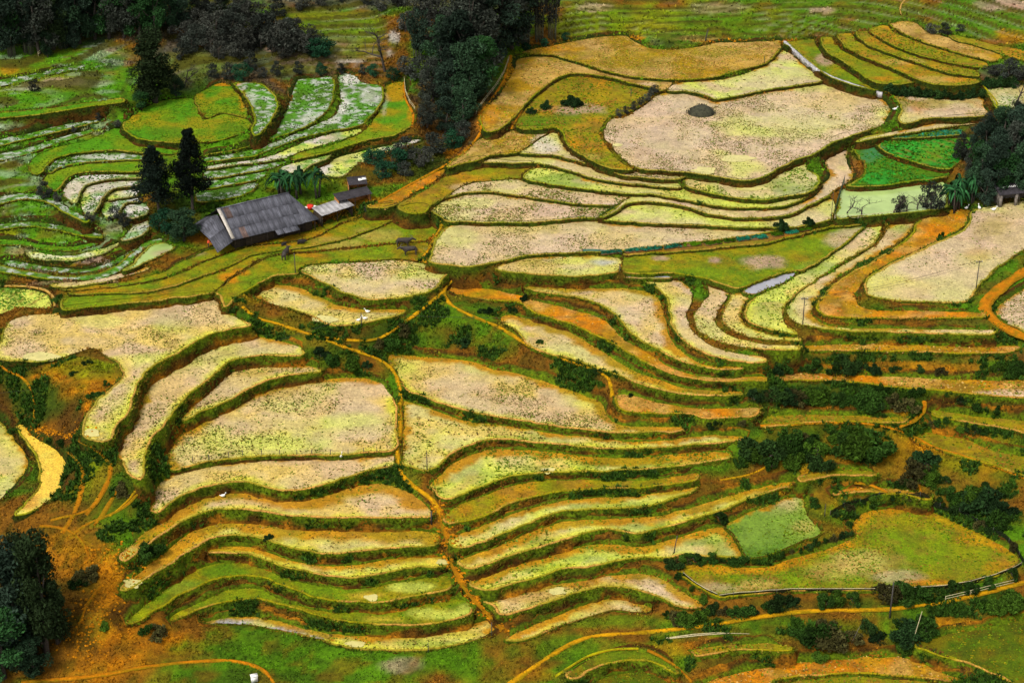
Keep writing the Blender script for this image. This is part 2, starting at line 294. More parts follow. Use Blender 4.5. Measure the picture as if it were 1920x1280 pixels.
('wet', 'lowest short arched paddy with a yellow rim above the curved footpath', '948,1200 965,1188 1010,1168 1060,1145 1110,1128 1147,1121 1185,1125 1222,1140 1218,1148 1185,1146 1147,1143 1110,1153 1060,1168 1022,1185 985,1197', dict(m=.7, g=.4)),
('dry', 'orange brown strip terrace along the bottom edge', '1305,1300 1345,1272 1400,1259 1440,1249 1540,1238 1640,1231 1695,1233 1750,1252 1790,1268 1800,1275 1740,1272 1640,1262 1540,1264 1450,1275 1440,1300', {}),
('olive', 'olive terrace cut off by the bottom edge below the orange brown strip', '1455,1300 1470,1283 1540,1271 1640,1268 1740,1280 1790,1300', {}),
('green', 'dark green field with thin bunds in the bottom corner', '1716,1211 1765,1193 1840,1180 1940,1170 1940,1295 1895,1275 1840,1252 1765,1228', dict(dk=.55)),
('green', 'small dark green hollow ringed by a grassy bank at the bottom edge', '1105,1300 1125,1275 1160,1262 1200,1258 1240,1266 1262,1290 1265,1300', dict(dk=.55)),
('olive', 'narrow ledge just under the big bush thicket', '1495,893 1565,881 1640,883 1642,891 1565,891 1500,902', {}),
('dry', 'narrow ledge on the eroded slope just above the net fence', '1560,924 1600,913 1680,916 1745,930 1745,937 1680,925 1600,922 1565,930', {}),
('green', 'curved grassy ledge arching around the small dark green hollow', '1060,1263 1110,1233 1150,1222 1197,1220 1235,1232 1272,1259 1264,1264 1230,1244 1195,1236 1150,1239 1118,1250 1080,1272', dict(dk=.75)),
('olive', 'narrow ledge below the two bamboo poles lying on the grass', '1300,1217 1400,1206 1480,1211 1482,1220 1400,1217 1310,1228', {}),
# middle
('wet', 'leaf shaped pale paddy below the grazing meadow', '565,507 580,499 630,495 705,491 742,489 780,492 810,498 838,505 828,525 815,541 780,553 730,561 692,561 655,552 617,535 585,520', dict(d=.8)),
('wet', 'pale yellow paddy with white ducks below the leaf shaped paddy', '470,548 478,538 500,533 555,538 605,560 645,575 695,581 757,580 757,586 717,598 680,606 642,611 618,607 592,596 555,581 517,571 485,562', dict(m=.9, g=.4)),
('wet', 'widest pale pink paddy in the middle, between path and vegetable beds', '806,491 811,475 816,455 835,430 860,419 960,420 1035,417 1085,412 1110,413 1147,420 1235,424 1335,427 1435,431 1462,432 1435,437 1360,447 1285,456 1210,465 1150,471 1090,473 1035,475 985,480 950,488 905,497 870,499 830,495', dict(d=.9, p=.4)),
('wet', 'small shallow paddy with a dark puddle beside the green wedge meadow', '930,505 943,495 965,485 1000,480 1072,477 1120,480 1160,485 1163,500 1155,510 1085,517 1010,515 960,510', dict(d=.6, m=.5)),
('green', 'green wedge meadow with bare brown spots below the vegetable beds', '1168,482 1180,479 1310,471 1435,459 1515,441 1565,429 1618,423 1592,450 1553,480 1512,503 1470,511 1440,521 1410,532 1384,541 1360,535 1322,522 1260,512 1172,511', {}),
('water', 'short grey water channel along the foot of the green wedge meadow', '1170,514 1215,514 1258,515 1256,522 1215,522 1175,520', dict(d=0)),
('soil', 'brown soil strip carrying rows of vegetable beds', '1168,476 1235,466 1310,456 1390,446 1440,439 1500,430 1560,421 1612,421 1560,426 1510,437 1435,456 1310,468 1180,478', dict(d=.3)),
('wet', 'tan paddy with a brown stubbled middle, first above the widest pink paddy', '807,392 830,378 867,368 917,364 960,370 1010,377 1085,387 1150,389 1135,400 1118,408 1085,409 1035,415 960,418 860,416 838,414 827,407', dict(d=1.6)),
('wet', 'pale curved paddy, second above the widest pink paddy', '813,385 842,366 868,350 895,343 950,338 985,339 1035,350 1110,360 1174,367 1155,384 1130,385 1085,383 1010,373 960,366 917,360 867,363 830,374', dict(d=1.5)),
('wetg', 'long wavy paddy with a dark green tufted end, third above the widest pink paddy', '981,330 990,322 1010,316 1035,316 1060,322 1090,332 1140,343 1197,348 1270,353 1300,358 1335,369 1385,377 1440,378 1490,369 1520,361 1500,376 1470,386 1440,389 1385,390 1335,385 1285,374 1222,365 1177,364 1110,356 1035,346 988,337', dict(d=.8)),
('wet', 'winding channel like paddy that climbs past the fenced pond', '1124,406 1145,395 1162,384 1180,371 1210,367 1260,371 1310,385 1360,392 1440,394 1490,385 1525,371 1543,347 1558,328 1550,315 1545,300 1550,285 1570,272 1588,268 1590,280 1586,295 1590,312 1602,325 1590,340 1567,355 1547,371 1515,387 1477,402 1440,408 1410,409 1360,407 1322,399 1285,387 1235,379 1197,378 1178,382 1155,395 1130,407', dict(d=.8, p=.3)),
('smooth', 'smooth pale grey green paddy ending beside the green net fence', '1126,411 1150,400 1170,388 1192,382 1222,382 1272,388 1310,398 1347,409 1410,413 1440,411 1490,401 1540,379 1562,375 1562,407 1535,418 1475,427 1435,427 1335,424 1235,420 1160,415', dict(d=.4)),
('pond', 'pale green fish pond behind bare shrubs and a net fence', '1570,408 1574,380 1582,356 1657,353 1690,347 1765,340 1775,368 1770,390 1665,402 1600,407', dict(d=0)),
('bright', 'vivid green crop field above the pale green pond', '1592,350 1600,343 1620,328 1622,312 1610,292 1596,276 1600,268 1640,262 1648,264 1640,275 1655,292 1690,306 1760,318 1780,325 1770,333 1690,343 1650,348', {}),
('bright', 'vivid green crop field with diagonal furrows beside the dark trees', '1649,274 1660,264 1690,260 1790,258 1830,262 1800,300 1775,318 1715,304 1680,293 1660,285', {}),
('teal', 'small strip of bluish green cabbages above the vivid green fields', '1672,259 1720,250 1800,243 1802,252 1700,259', {}),
('smooth', 'thin pale water strip curving above the cabbage strip', '1604,265 1625,257 1665,249 1715,240 1765,228 1860,221 1862,227 1790,237 1727,246 1665,255 1620,264', dict(d=.3)),
('wet', 'great pale paddy around the round bushy mound', '1247,174 1270,172 1300,178 1330,188 1345,192 1440,173 1545,156 1580,166 1630,181 1655,186 1668,205 1664,222 1640,240 1602,253 1560,268 1530,287 1490,302 1455,317 1435,330 1405,338 1375,337 1335,330 1292,324 1240,320 1200,317 1172,300 1150,277 1134,255 1136,237 1147,222 1172,220 1200,204 1225,185', dict(d=1.0, p=.25)),
('smooth', 'pale pinkish paddy between the dry field and the great paddy', '1252,170 1265,158 1300,153 1352,149 1400,137 1440,120 1465,98 1475,92 1495,110 1520,132 1543,152 1440,168 1345,187 1320,178 1285,172', dict(d=.35, p=.4)),
('wet', 'small speckled sliver of paddy under the great paddy', '1150,320 1200,322 1240,324 1285,328 1270,337 1210,333 1165,328', dict(d=1.5)),
('smooth', 'bright yellow green water strip curving under the olive knoll field', '903,304 917,296 960,290 1000,291 1035,297 1085,309 1135,324 1160,332 1210,336 1260,341 1277,348 1273,353 1197,346 1147,341 1105,332 1060,318 1010,307 960,306', dict(d=.9, g=.5)),
('wet', 'small whitish triangular paddy at the foot of the olive knoll field', '975,287 990,278 1015,260 1045,247 1052,265 1072,285 1105,307 1085,303 1035,291', dict(d=1.5)),
('wetg', 'tufted paddy with a green end below the great paddy', '1281,340 1284,331 1335,336 1375,345 1410,345 1440,337 1460,323 1492,308 1508,303 1514,318 1533,330 1535,346 1515,361 1490,366 1440,374 1405,374 1360,369 1322,360 1292,352', dict(d=1.2)),
('dry', 'broad dry brown field at the top below the hollow in the ridge', '980,100 1000,92 1035,86 1085,76 1122,70 1172,68 1190,78 1222,91 1272,93 1310,88 1345,81 1385,80 1440,78 1466,77 1458,98 1435,119 1385,132 1335,145 1285,150 1247,149 1185,144 1135,133 1097,121 1060,110 1035,103', dict(d=1.2)),
('dry', 'dry straw coloured field along the ridge path', '975,110 1035,107 1072,119 1135,137 1185,149 1258,153 1243,170 1210,162 1160,150 1110,140 1065,139 1035,152 1005,177 985,196 962,222 935,243 912,248 903,232 902,214 920,195 945,165 962,135', dict(d=1.2)),
('olive', 'olive knoll field with three dark bushes', '968,240 988,198 1008,180 1037,156 1068,143 1110,144 1160,155 1210,167 1226,178 1195,203 1165,216 1143,217 1128,235 1126,256 1143,281 1165,305 1185,318 1150,316 1110,302 1078,283 1060,263 1054,246 1040,241', dict(d=.5)),
('dry', 'dry speckled wedge field below the olive knoll field', '908,257 935,249 970,244 1027,245 1010,259 983,279 965,287 917,292 895,302 860,308 838,313 868,288', dict(d=1.2)),
('dry', 'narrow orange bed on the ridge beside the sheds', '690,387 730,367 770,346 808,325 840,317 812,340 775,362 742,384 715,390', {}),
('olive', 'orange green sloping field between the ridge bed and the curved paddies', '748,386 780,366 818,343 850,322 895,306 960,309 1003,312 985,322 975,333 940,337 890,341 862,350 835,370 805,388 795,398 765,400', dict(d=.3)),
# grazing meadow
('green', 'highest meadow strip directly under the house', '115,540 225,529 300,512 340,492 400,467 475,450 560,437 640,411 700,401 740,396 692,402 645,414 605,437 567,449 475,459 400,481 350,503 287,525 237,534 150,543', dict(o=.5)),
('green', 'second meadow strip below the house, with two small black piglets', '130,548 237,537 287,529 350,508 400,485 475,462 567,453 607,440 648,418 695,405 735,400 770,402 742,411 692,432 630,451 567,464 475,477 425,499 350,527 275,547 150,551', dict(o=.35)),
('green', 'third meadow strip below the house, reaching the earth path', '125,557 275,551 350,532 425,504 475,481 567,468 632,455 694,436 744,414 790,405 815,415 820,430 800,450 742,454 692,459 605,469 517,476 475,492 425,525 398,548 325,559 250,567 175,575 118,580', dict(o=.35)),
('green', 'lowest meadow strip, with grazing buffalo above the leaf shaped paddy', '405,548 428,529 478,496 520,480 605,473 692,463 742,458 800,455 805,470 790,487 742,485 705,487 630,491 580,495 560,503 555,512 520,516 490,528 468,542 440,560 425,575 415,558', dict(o=.3)),
# valley behind the house
('wet', 'pale crescent of water on the valley floor', '50,474 60,471 100,478 140,480 165,473 200,464 225,455 205,470 170,483 130,489 90,487 60,483', dict(d=.6, p=.3)),
('wetg', 'thin green and pale crescent, second on the valley floor', '5,490 20,488 60,494 110,502 165,505 200,494 240,473 255,462 245,478 210,498 175,509 110,510 50,503 10,500', {}),
('wetg', 'long thin crescent paddy, third on the valley floor', '-10,496 40,506 90,514 130,518 180,513 215,500 240,480 270,455 305,447 300,455 275,462 255,480 230,505 190,522 140,524 80,522 30,514 -10,508', {}),
('pond', 'small pale green pond below the dark bush near the house', '230,508 250,495 265,475 285,460 310,455 325,460 322,468 300,480 275,490 250,502', dict(d=.2)),
('wet', 'pinkish sliver paddy along the top of the grazing meadow', '95,535 120,530 170,525 220,515 255,505 280,500 280,505 255,512 220,523 165,533 120,539', {}),
('wet', 'outermost hook shaped paddy left of the two pines', '120,364 124,350 135,338 155,331 200,328 265,328 265,333 205,337 170,344 156,354 150,365 145,378 138,380', dict(p=.3)),
('wet', 'second hook shaped paddy left of the two pines', '152,385 155,372 160,357 172,348 205,340 262,337 258,348 220,353 200,362 190,375 182,390 172,405 160,400', dict(p=.3, d=1.6)),
('wet', 'short third hook paddy left of the two pines', '199,371 205,363 225,356 258,351 257,366 230,371 205,376', dict(p=.3, d=1.6)),
('wet', 'fourth hook paddy, green speckled, left of the two pines', '190,395 192,380 205,379 230,374 256,370 262,378 240,380 228,393 222,405 210,410 200,412', dict(d=1.6)),
('wet', 'innermost round hook paddy at the foot of the pines', '228,402 235,390 248,382 265,380 278,392 275,402 250,410 235,408', dict(p=.3)),
('wet', 'small pale paddy under the bush below the pines', '240,435 255,418 270,408 278,412 278,430 255,445 228,452', {}),
('smooth', 'long pale water strip sweeping above the banana plants', '385,312 430,305 480,299 520,288 560,271 605,255 640,247 675,242 678,247 640,262 600,273 565,284 537,295 500,303 440,310 395,316', dict(d=.2, p=.5)),
('wetg', 'white topped tongue shaped paddy on the far bend', '636,142 650,138 665,142 680,155 715,163 715,192 698,215 672,236 600,250 540,268 480,291 440,297 385,303 382,297 440,288 500,272 540,257 590,235 625,218 638,200 640,180 635,160', dict(d=2.2)),
('wetg', 'dark green tufted paddy beside the white tongue shaped paddy', '382,291 440,280 500,262 518,240 522,222 535,210 545,190 552,165 560,150 600,146 625,146 626,178 618,202 590,228 545,249 480,270 430,284', dict(d=2.2)),
('green', 'round green hilltop terrace with a thin orange rim', '232,240 240,225 262,208 300,190 340,185 360,185 372,205 380,225 415,215 455,218 470,238 440,255 400,265 340,268 290,265 255,258', dict(o=.25)),
('green', 'upper hilltop terrace under the bare orange crest', '365,183 380,170 400,160 420,155 440,165 452,185 462,205 465,220 440,215 410,212 385,220', dict(o=.2)),
('wetg', 'narrow white streaked strip between hilltop and tufted paddy', '440,158 475,155 500,165 515,180 520,200 515,215 500,235 480,255 470,245 478,225 472,200 455,175', {}),
('green', 'smooth green terrace bounded by an orange footpath near the ravine', '720,165 740,155 757,155 760,180 770,205 778,222 765,240 735,255 690,262 650,275 600,290 545,300 560,288 600,278 650,262 680,247 700,225 718,195', dict(o=.3)),
('wet', 'pale paddy behind the banana plants beside the ravine bushes', '600,318 625,300 660,288 720,275 770,263 790,262 770,270 720,285 690,298 660,315 640,332 610,330', dict(p=.4, d=1.3)),
('smooth', 'small pale paddy directly behind the banana leaves', '520,320 550,306 580,295 610,288 622,290 605,302 580,312 560,325', dict(p=.2, d=.4)),
('wetg', 'first tufted strip beyond the house roof, beside the taller pine', '385,322 440,315 500,308 535,303 510,315 460,325 400,335 383,335', dict(d=2)),
('wetg', 'second tufted strip beyond the house roof', '383,342 440,330 500,322 490,335 440,345 385,355', dict(d=2)),
('wetg', 'third tufted strip, directly behind the house ridge', '370,360 440,350 480,342 470,360 420,375 370,378', dict(d=2)),
('wetg', 'white and green strip at the top of the hooked valley terraces', '90,310 110,300 160,290 210,287 270,293 268,300 200,302 150,306 110,315 95,325', dict(d=1.2)),
('green', 'green band terrace just above the hook shaped paddies', '82,335 95,325 150,310 205,306 268,305 268,322 200,322 150,325 128,333 115,350 105,358 92,352', {}),
('green', 'long green terrace below the round hilltop', '55,310 70,292 110,275 160,265 205,245 225,240 250,262 290,275 335,280 330,288 270,287 210,282 150,287 110,295 85,312 75,325 60,325', {}),
('vgreen', 'lower of the two long thin strips on the far green slope beside the hilltop', '-10,292 60,275 110,258 170,243 174,248 112,267 62,285 -10,303', {}),
('vgreen', 'upper of the two long thin strips on the far green slope beside the hilltop', '-10,264 70,246 130,232 190,221 194,227 132,241 70,257 -10,275', {}),
('vgrass', 'thin grassy strip in the middle of the far green slope', '-10,213 80,205 150,195 230,185 233,191 150,203 80,214 -10,222', {}),
('vgreen', 'pale flecked strip high on the far green slope below the wood', '-10,152 60,140 120,126 200,117 204,123 120,135 60,150 -10,163', {}),
('vgreen', 'curved strip on the dark green ground above the valley floor crescents', '-10,422 50,416 100,420 150,431 192,439 192,446 150,441 100,430 50,425 -10,432', {}),
('vgrass', 'curved grassy strip next above the pale crescent of water', '-10,448 40,452 90,460 140,462 185,450 186,456 140,470 90,468 40,461 -10,458', {}),
('vgreen', 'short curved strip below the hook shaped paddies', '-10,372 50,362 95,370 130,390 165,412 160,418 125,400 92,381 50,373 -10,384', {}),
# slope at the top
('green', 'green step terrace next to the pale retaining wall', '1472,82 1490,78 1528,74 1530,85 1545,102 1570,120 1600,140 1625,158 1645,170 1600,160 1560,146 1535,130 1510,108 1490,92', dict(o=.3)),
('green', 'second step terrace above the pale retaining wall', '1540,73 1562,70 1566,82 1585,98 1620,115 1665,130 1700,147 1718,152 1690,158 1650,157 1630,150 1605,132 1575,112 1548,95', dict(o=.35)),
('olive', 'third step terrace above the pale retaining wall, over the dark hedge', '1572,65 1598,63 1603,75 1630,90 1670,105 1720,122 1770,137 1830,148 1835,155 1800,160 1750,158 1722,150 1690,135 1640,115 1595,95 1578,80', {}),
('olive', 'fourth step terrace above the pale retaining wall', '1605,61 1628,58 1636,68 1665,85 1715,102 1770,118 1830,132 1835,143 1780,137 1725,120 1672,102 1625,83', {}),
('olive', 'fifth step terrace above the pale retaining wall', '1632,55 1660,48 1675,60 1710,75 1770,95 1850,118 1850,127 1800,122 1740,108 1680,88 1645,68', {}),
('dry', 'highest straw coloured step terrace beside the dark shrub', '1668,45 1700,40 1722,45 1735,58 1775,70 1850,95 1880,105 1860,115 1800,100 1720,75 1685,58', {}),
('olive', 'short step terrace beyond the dark shrub at the top', '1780,65 1820,72 1870,85 1930,98 1940,120 1890,105 1840,88 1790,75', {}),
('wet', 'half dry pinkish field under the dark hedge of the step terraces', '1668,172 1720,178 1800,182 1838,180 1845,200 1855,215 1800,220 1740,222 1700,232 1685,225 1690,205 1680,185', dict(d=1.8, o=.6)),
('wetg', 'grey speckled paddy at the edge beside the dark trees', '1850,165 1880,162 1930,165 1930,230 1880,215 1865,195', dict(d=2, p=.5)),
]
NAMES = dict(vgreen='rice_paddy', vgrass='grass_terrace', wet='rice_paddy', wetg='rice_paddy', smooth='rice_paddy', dry='dry_terrace', olive='grass_terrace', green='grass_terrace', crop='vegetable_plot', bright='crop_field', teal='cabbage_plot', soil='soil_strip', pond='pond', water='pond', yellow='rice_paddy')
CATS = dict(rice_paddy='rice paddy', dry_terrace='terrace', grass_terrace='terrace', vegetable_plot='vegetable plot', crop_field='crop field', cabbage_plot='vegetable plot', soil_strip='soil bed', pond='pond')
# base colours (linear)
C = dict(
 mud=(.47, .355, .14), mudp=(.46, .325, .205), mudg=(.42, .45, .12), muddk=(.20, .14, .055), algae=(.13, .20, .04), yellow=(.62, .42, .10),
 dry=(.32, .175, .035), drydk=(.19, .11, .03), straw=(.42, .28, .11), olive=(.19, .16, .022), orange=(.42, .165, .022), dirt=(.29, .125, .026),
 green=(.125, .175, .008), green2=(.060, .125, .008), greendk=(.026, .045, .006), bright=(.022, .20, .012), teal=(.012, .15, .085), soil=(.17, .085, .03),
 water=(.30, .30, .33), pond=(.33, .42, .17), brown=(.075, .042, .012), dark=(.018, .019, .012), bankb=(.060, .030, .008), bankg=(.030, .045, .004), lime=(.34, .34, .03), pathy=(.50, .27, .045), vale=(.065, .165, .016), white=(.50, .49, .47), shrub=(.018, .040, .005), stub=(.085, .10, .012), pale=(.5, .47, .42), pink=(.36, .22, .17), grey=(.07, .075, .06), scrub=(.055, .05, .035))
def vivid(v, s):
    v = np.array(v, float); g = v @ np.array([.3, .6, .1]); return np.clip(g + (v - g) * s, .002, 1)
C = {k: vivid(v, 1.0 if k in ('water', 'white', 'pale', 'mudp', 'pink', 'grey', 'bright', 'teal') else 1.18) for k, v in C.items()}
# patches of soil, grass and water of their own shape on the fields: x, y, half width, half height, colour, strength
FB = [
 (650,790,60,18,'mudg',0.56),(480,830,140,14,'mudg',0.52),(420,850,90,10,'lime',0.17),(560,760,120,25,'mudp',.4),
 (225,600,70,22,'yellow',.35),(190,600,55,14,'mudg',0.42),(60,655,40,14,'mudp',.5),(235,690,18,30,'yellow',.35),
 (85,880,50,60,'yellow',.6),(50,945,40,18,'orange',.7),
 (490,590,30,10,'lime',0.14),(600,590,60,10,'lime',0.17),(730,500,60,8,'mudp',.4),
 (1000,430,120,10,'lime',0.21),(1240,440,160,10,'lime',0.15),(950,460,130,25,'mudp',.6),(870,480,60,16,'mudp',.5),
 (880,380,60,10,'mudg',0.42),(900,350,60,8,'mudp',.4),(985,395,70,10,'pink',.35),(1090,400,60,12,'mudp',.35),
 (1300,400,120,16,'mudg',0.39),(1150,355,90,7,'mudg',0.42),(1300,362,60,10,'lime',0.24),(1400,382,100,6,'lime',0.21),
 (1050,338,60,12,'algae',.7),(1470,350,55,18,'algae',.65),(1400,352,30,6,'mudg',0.56),
 (1480,235,130,40,'mudg',0.32),(1350,165,80,10,'lime',0.21),(1440,150,90,16,'mudp',.5),(1220,260,60,50,'pink',.3),(1500,200,80,30,'mudp',.4),(1560,190,60,25,'mud',.5),
 (980,297,70,7,'lime',0.32),(1150,338,60,8,'mudp',.5),(1020,270,30,20,'pale',.5),
 (1430,490,50,14,'pink',.7),(1340,488,14,6,'pink',.8),(1240,484,18,5,'pink',.6),(1520,460,40,15,'green',.3),(1400,500,18,6,'olive',.6),
 (1750,500,60,30,'mudp',.6),(1850,430,40,20,'olive',.45),(1700,540,60,20,'mud',.4),(1830,480,30,15,'dry',.3),(1700,470,50,10,'straw',.35),
 (780,870,40,18,'lime',0.28),(850,850,60,10,'lime',0.28),(880,830,90,10,'mudg',0.35),(1100,835,100,5,'lime',0.28),(1000,820,70,8,'algae',.4),
 (880,885,50,25,'algae',.45),(1000,875,60,10,'green',.5),(1180,868,90,12,'green',.7),(1300,860,70,12,'dirt',.7),
 (930,1000,60,10,'mudg',0.42),(880,1015,30,10,'lime',0.39),(1130,945,120,8,'algae',.5),(1230,930,60,5,'lime',0.21),
 (980,1015,80,14,'green',.6),(1200,985,70,9,'algae',.7),(1150,992,80,5,'mudg',0.49),(1420,918,80,12,'dirt',.6),(1000,1060,80,12,'green',.5),(1100,1045,80,12,'algae',.5),(1310,1015,60,16,'algae',.7),(1170,1040,60,6,'mudg',0.42),
 (1000,1120,60,14,'dry',.5),(1230,1105,40,12,'mudp',.6),(1160,1090,60,8,'dirt',.4),(1180,1138,40,7,'mudp',.4),(1010,1180,50,10,'yellow',.4),(1100,1140,60,10,'dirt',.5),
 (1620,1050,70,35,'mud',.5),(1680,1080,50,14,'mudp',.4),(1560,1070,60,20,'straw',.35),(1780,1050,70,30,'green',.5),(1700,980,60,18,'olive',.5),(1850,1005,50,14,'orange',.4),(1880,1062,30,12,'orange',.35),(1420,1095,60,10,'straw',.5),(1350,1100,50,12,'mudp',.4),(1470,1055,60,8,'orange',.5),(1750,1092,60,5,'orange',.6),
 (1440,980,80,46,'algae',.75),(1350,1020,40,24,'algae',.6),(1510,990,25,16,'straw',.4),
 (430,1167,90,8,'water',.9),(520,1180,80,9,'water',.9),(590,1193,40,6,'water',.8),(870,1190,50,8,'lime',0.42),(800,1205,70,7,'algae',.5),
 (780,1100,70,10,'mudg',0.63),(690,1115,40,8,'yellow',.5),(800,1150,70,12,'mudg',0.63),(720,1160,60,8,'yellow',.4),(870,1140,20,12,'mudg',0.56),(270,1150,30,12,'lime',0.42),(340,1100,40,14,'algae',.4),(430,1070,60,10,'green2',.7),(340,1150,25,8,'lime',0.42),
 (560,1075,90,5,'lime',0.35),(700,1065,70,6,'mudg',0.49),(815,1052,20,6,'yellow',.6),(440,1030,50,4,'lime',0.35),
 (600,1010,110,10,'mudg',0.42),(740,1010,70,8,'mud',.7),(430,990,50,6,'mudg',0.42),(330,1045,50,12,'lime',0.24),(245,1098,18,8,'yellow',.8),
 (700,940,70,14,'mudp',.4),(260,1015,45,20,'orange',.55),(400,935,60,8,'mudg',0.21),(480,940,100,8,'mudp',.25),
 (170,640,60,12,'mudp',.3),(320,610,60,20,'algae',.2),(180,815,22,8,'yellow',.5),
 (1480,655,30,5,'lime',0.28),(1590,450,40,20,'mudp',.6),(1630,435,16,10,'mudp',.7),(1530,500,40,16,'algae',.5),(1440,585,50,20,'algae',.4),(1510,575,20,25,'mudp',.5),(1600,480,40,14,'mud',.5),(1690,430,30,12,'algae',.5),
 (1890,737,60,9,'mudp',.8),(1900,652,30,4,'straw',.6),(1740,618,120,3,'straw',.4),(1640,610,60,4,'orange',.6),(1560,612,30,4,'straw',.5),
 (660,150,25,14,'pale',.95),(640,190,14,30,'pale',.8),(690,180,20,20,'pale',.4),(600,225,40,10,'pale',.6),(520,265,60,8,'pale',.3),(720,200,8,30,'pale',.3),
 (740,170,20,22,'orange',.5),(770,215,10,18,'orange',.5),(700,235,20,8,'orange',.35),(420,157,34,5,'orange',.8),(375,180,14,8,'orange',.4),(250,220,16,8,'orange',.4),(455,190,7,24,'orange',.5),(430,240,40,14,'green2',.7),(330,250,40,12,'green2',.6),(500,240,16,12,'pale',.5),(470,190,10,20,'pale',.4),
 (200,345,50,16,'pale',.35),(240,395,30,14,'pale',.3),(170,390,12,18,'pale',.4),(235,365,30,8,'pale',.4),(190,293,40,7,'pale',.6),(110,480,60,6,'pale',.5),(300,458,30,6,'algae',.4),(20,500,25,6,'pale',.4),(270,425,14,16,'pale',.4),
 (430,520,18,10,'orange',.8),(455,510,20,8,'orange',.6),(330,475,50,8,'pink',.6),(500,455,60,6,'dirt',.6),(600,440,30,5,'dirt',.5),(180,545,60,6,'dirt',.5),(310,545,40,8,'brown',.5),(580,478,30,5,'orange',.5),(640,455,50,14,'straw',.35),(700,440,50,14,'straw',.35),(760,410,50,10,'olive',.4),(560,500,20,6,'lime',0.28),(800,410,20,10,'dirt',.6),
 (1085,205,60,12,'pink',.6),(1000,225,30,12,'green2',.7),(1060,225,60,14,'green2',.6),(1130,180,60,14,'olive',.6),(1075,270,16,10,'orange',.5),(1100,180,50,20,'olive',.3),(1110,295,30,10,'straw',.35),
 (1010,140,40,25,'straw',.5),(1100,130,40,8,'straw',.45),(1220,158,30,5,'mudp',.6),(920,215,16,25,'orange',.4),(1370,120,60,12,'straw',.4),(1200,110,120,18,'olive',.4),(1340,100,50,12,'olive',.4),(1040,92,40,8,'orange',.35),
 (1520,110,30,20,'green2',.5),(1545,112,16,10,'pink',.6),(1620,135,40,12,'green',.5),(1660,148,30,6,'orange',.4),(1760,150,60,6,'straw',.4),(1700,115,40,6,'straw',.4),(1800,150,30,5,'orange',.5),(1690,50,20,8,'straw',.6),(1760,80,50,8,'straw',.5),(1730,95,40,6,'green',.5),(1650,100,30,5,'green',.5),
 (1790,205,50,12,'mudp',.7),(1740,195,40,14,'olive',.6),(1690,195,16,16,'olive',.8),
 (1900,195,30,25,'pale',.3),(1655,150,0.1,0.1,'pale',.1),
 (1640,285,30,20,'teal',.45),(1700,270,30,10,'bright',.5),(1750,285,40,20,'green',.45),
 (1080,500,50,7,'mudp',.5),(1130,492,25,8,'water',.7),(1000,492,50,8,'olive',.5),
]
# shallow puddles that shine on the mud: x, y, half width, half height
PUDDLES = [(75,668,36,9),(1382,297,31,7),(1322,320,24,7),(1158,272,10,3),(172,812,16,8),(610,598,22,7),(248,1093,16,9),(697,1120,14,6),(668,1207,18,6),(1026,882,14,6),(1044,1108,18,7),(1415,353,22,5),(830,1053,14,5)]
# ------------------------------------------------------------------ levels of the fields, from the height of the banks between them
def base_h(y):
    y = np.asarray(y, float)
    return np.where(y < YC, (y - YC) * 0.24, np.where(y < 330, (y - YC) * 0.10, 6.5 + (y - 330) * 0.115))
def hit_base(px, py):
    d = rays(px, py); lo = np.full(np.shape(px), 100.0); hi = np.full(np.shape(px), 900.0)
    for _ in range(40):
        t = (lo + hi) / 2; z = HC + d[..., 2] * t; below = z < base_h(d[..., 1] * t)
        hi = np.where(below, t, hi); lo = np.where(below, lo, t)
    return d * hi[..., None] + np.array([0, 0, HC])
PIX = [smooth_loop(pts(t[2]), 4) for t in TERR]
NT = len(TERR)
GW, GH = 980, 680                                            # id map of the photograph at half size, with a margin
ID = np.full((GH, GW), -1, int)
xs = (np.arange(GW) - 10) * 2.0; ys = (np.arange(GH) - 10) * 2.0
for k, P in enumerate(PIX):
    i0, i1 = np.searchsorted(xs, [P[:, 0].min(), P[:, 0].max()]); j0, j1 = np.searchsorted(ys, [P[:, 1].min(), P[:, 1].max()])
    X, Y = np.meshgrid(xs[i0:i1 + 1], ys[j0:j1 + 1]); m = inside(P, X, Y)
    sub = ID[j0:j0 + m.shape[0], i0:i0 + m.shape[1]]; sub[m] = k
CEN = np.array([P.mean(0) for P in PIX]); HB = hit_base(CEN[:, 0], CEN[:, 1])
A = np.zeros((NT, NT)); bv = np.zeros(NT)
for k in range(NT): A[k, k] += 6.0; bv[k] += 6.0 * HB[k, 2]
for i in range(0, GW, 2):
    c = ID[:, i]; ch = np.flatnonzero(np.diff(c)) + 1; st = np.concatenate([[0], ch]); en = np.concatenate([ch, [GH]])
    runs = [(c[s], s, e) for s, e in zip(st, en) if c[s] >= 0]
    for (a, s1, e1), (b2, s2, e2) in zip(runs[:-1], runs[1:]):
        g = (s2 - e1) * 2.0
        if a == b2 or g > 44: continue
        py = ys[min(e1, GH - 1)]; th = TH + (py - 640) / F
        dist = np.linalg.norm(HB[a] - np.array([0, 0, HC]))
        dh = 0.1 if g < 6 else max(g - 3.0, 0) * dist / F / (math.cos(th) + math.sin(th) / math.tan(math.radians(66)))
        w = 1.0
        A[a, a] += w; A[b2, b2] += w; A[a, b2] -= w; A[b2, a] -= w; bv[a] += w * dh; bv[b2] -= w * dh
LEVEL = np.linalg.solve(A, bv) + np.arange(NT) * 0.0007
GPOLY = []                                                   # outlines on the ground, metres
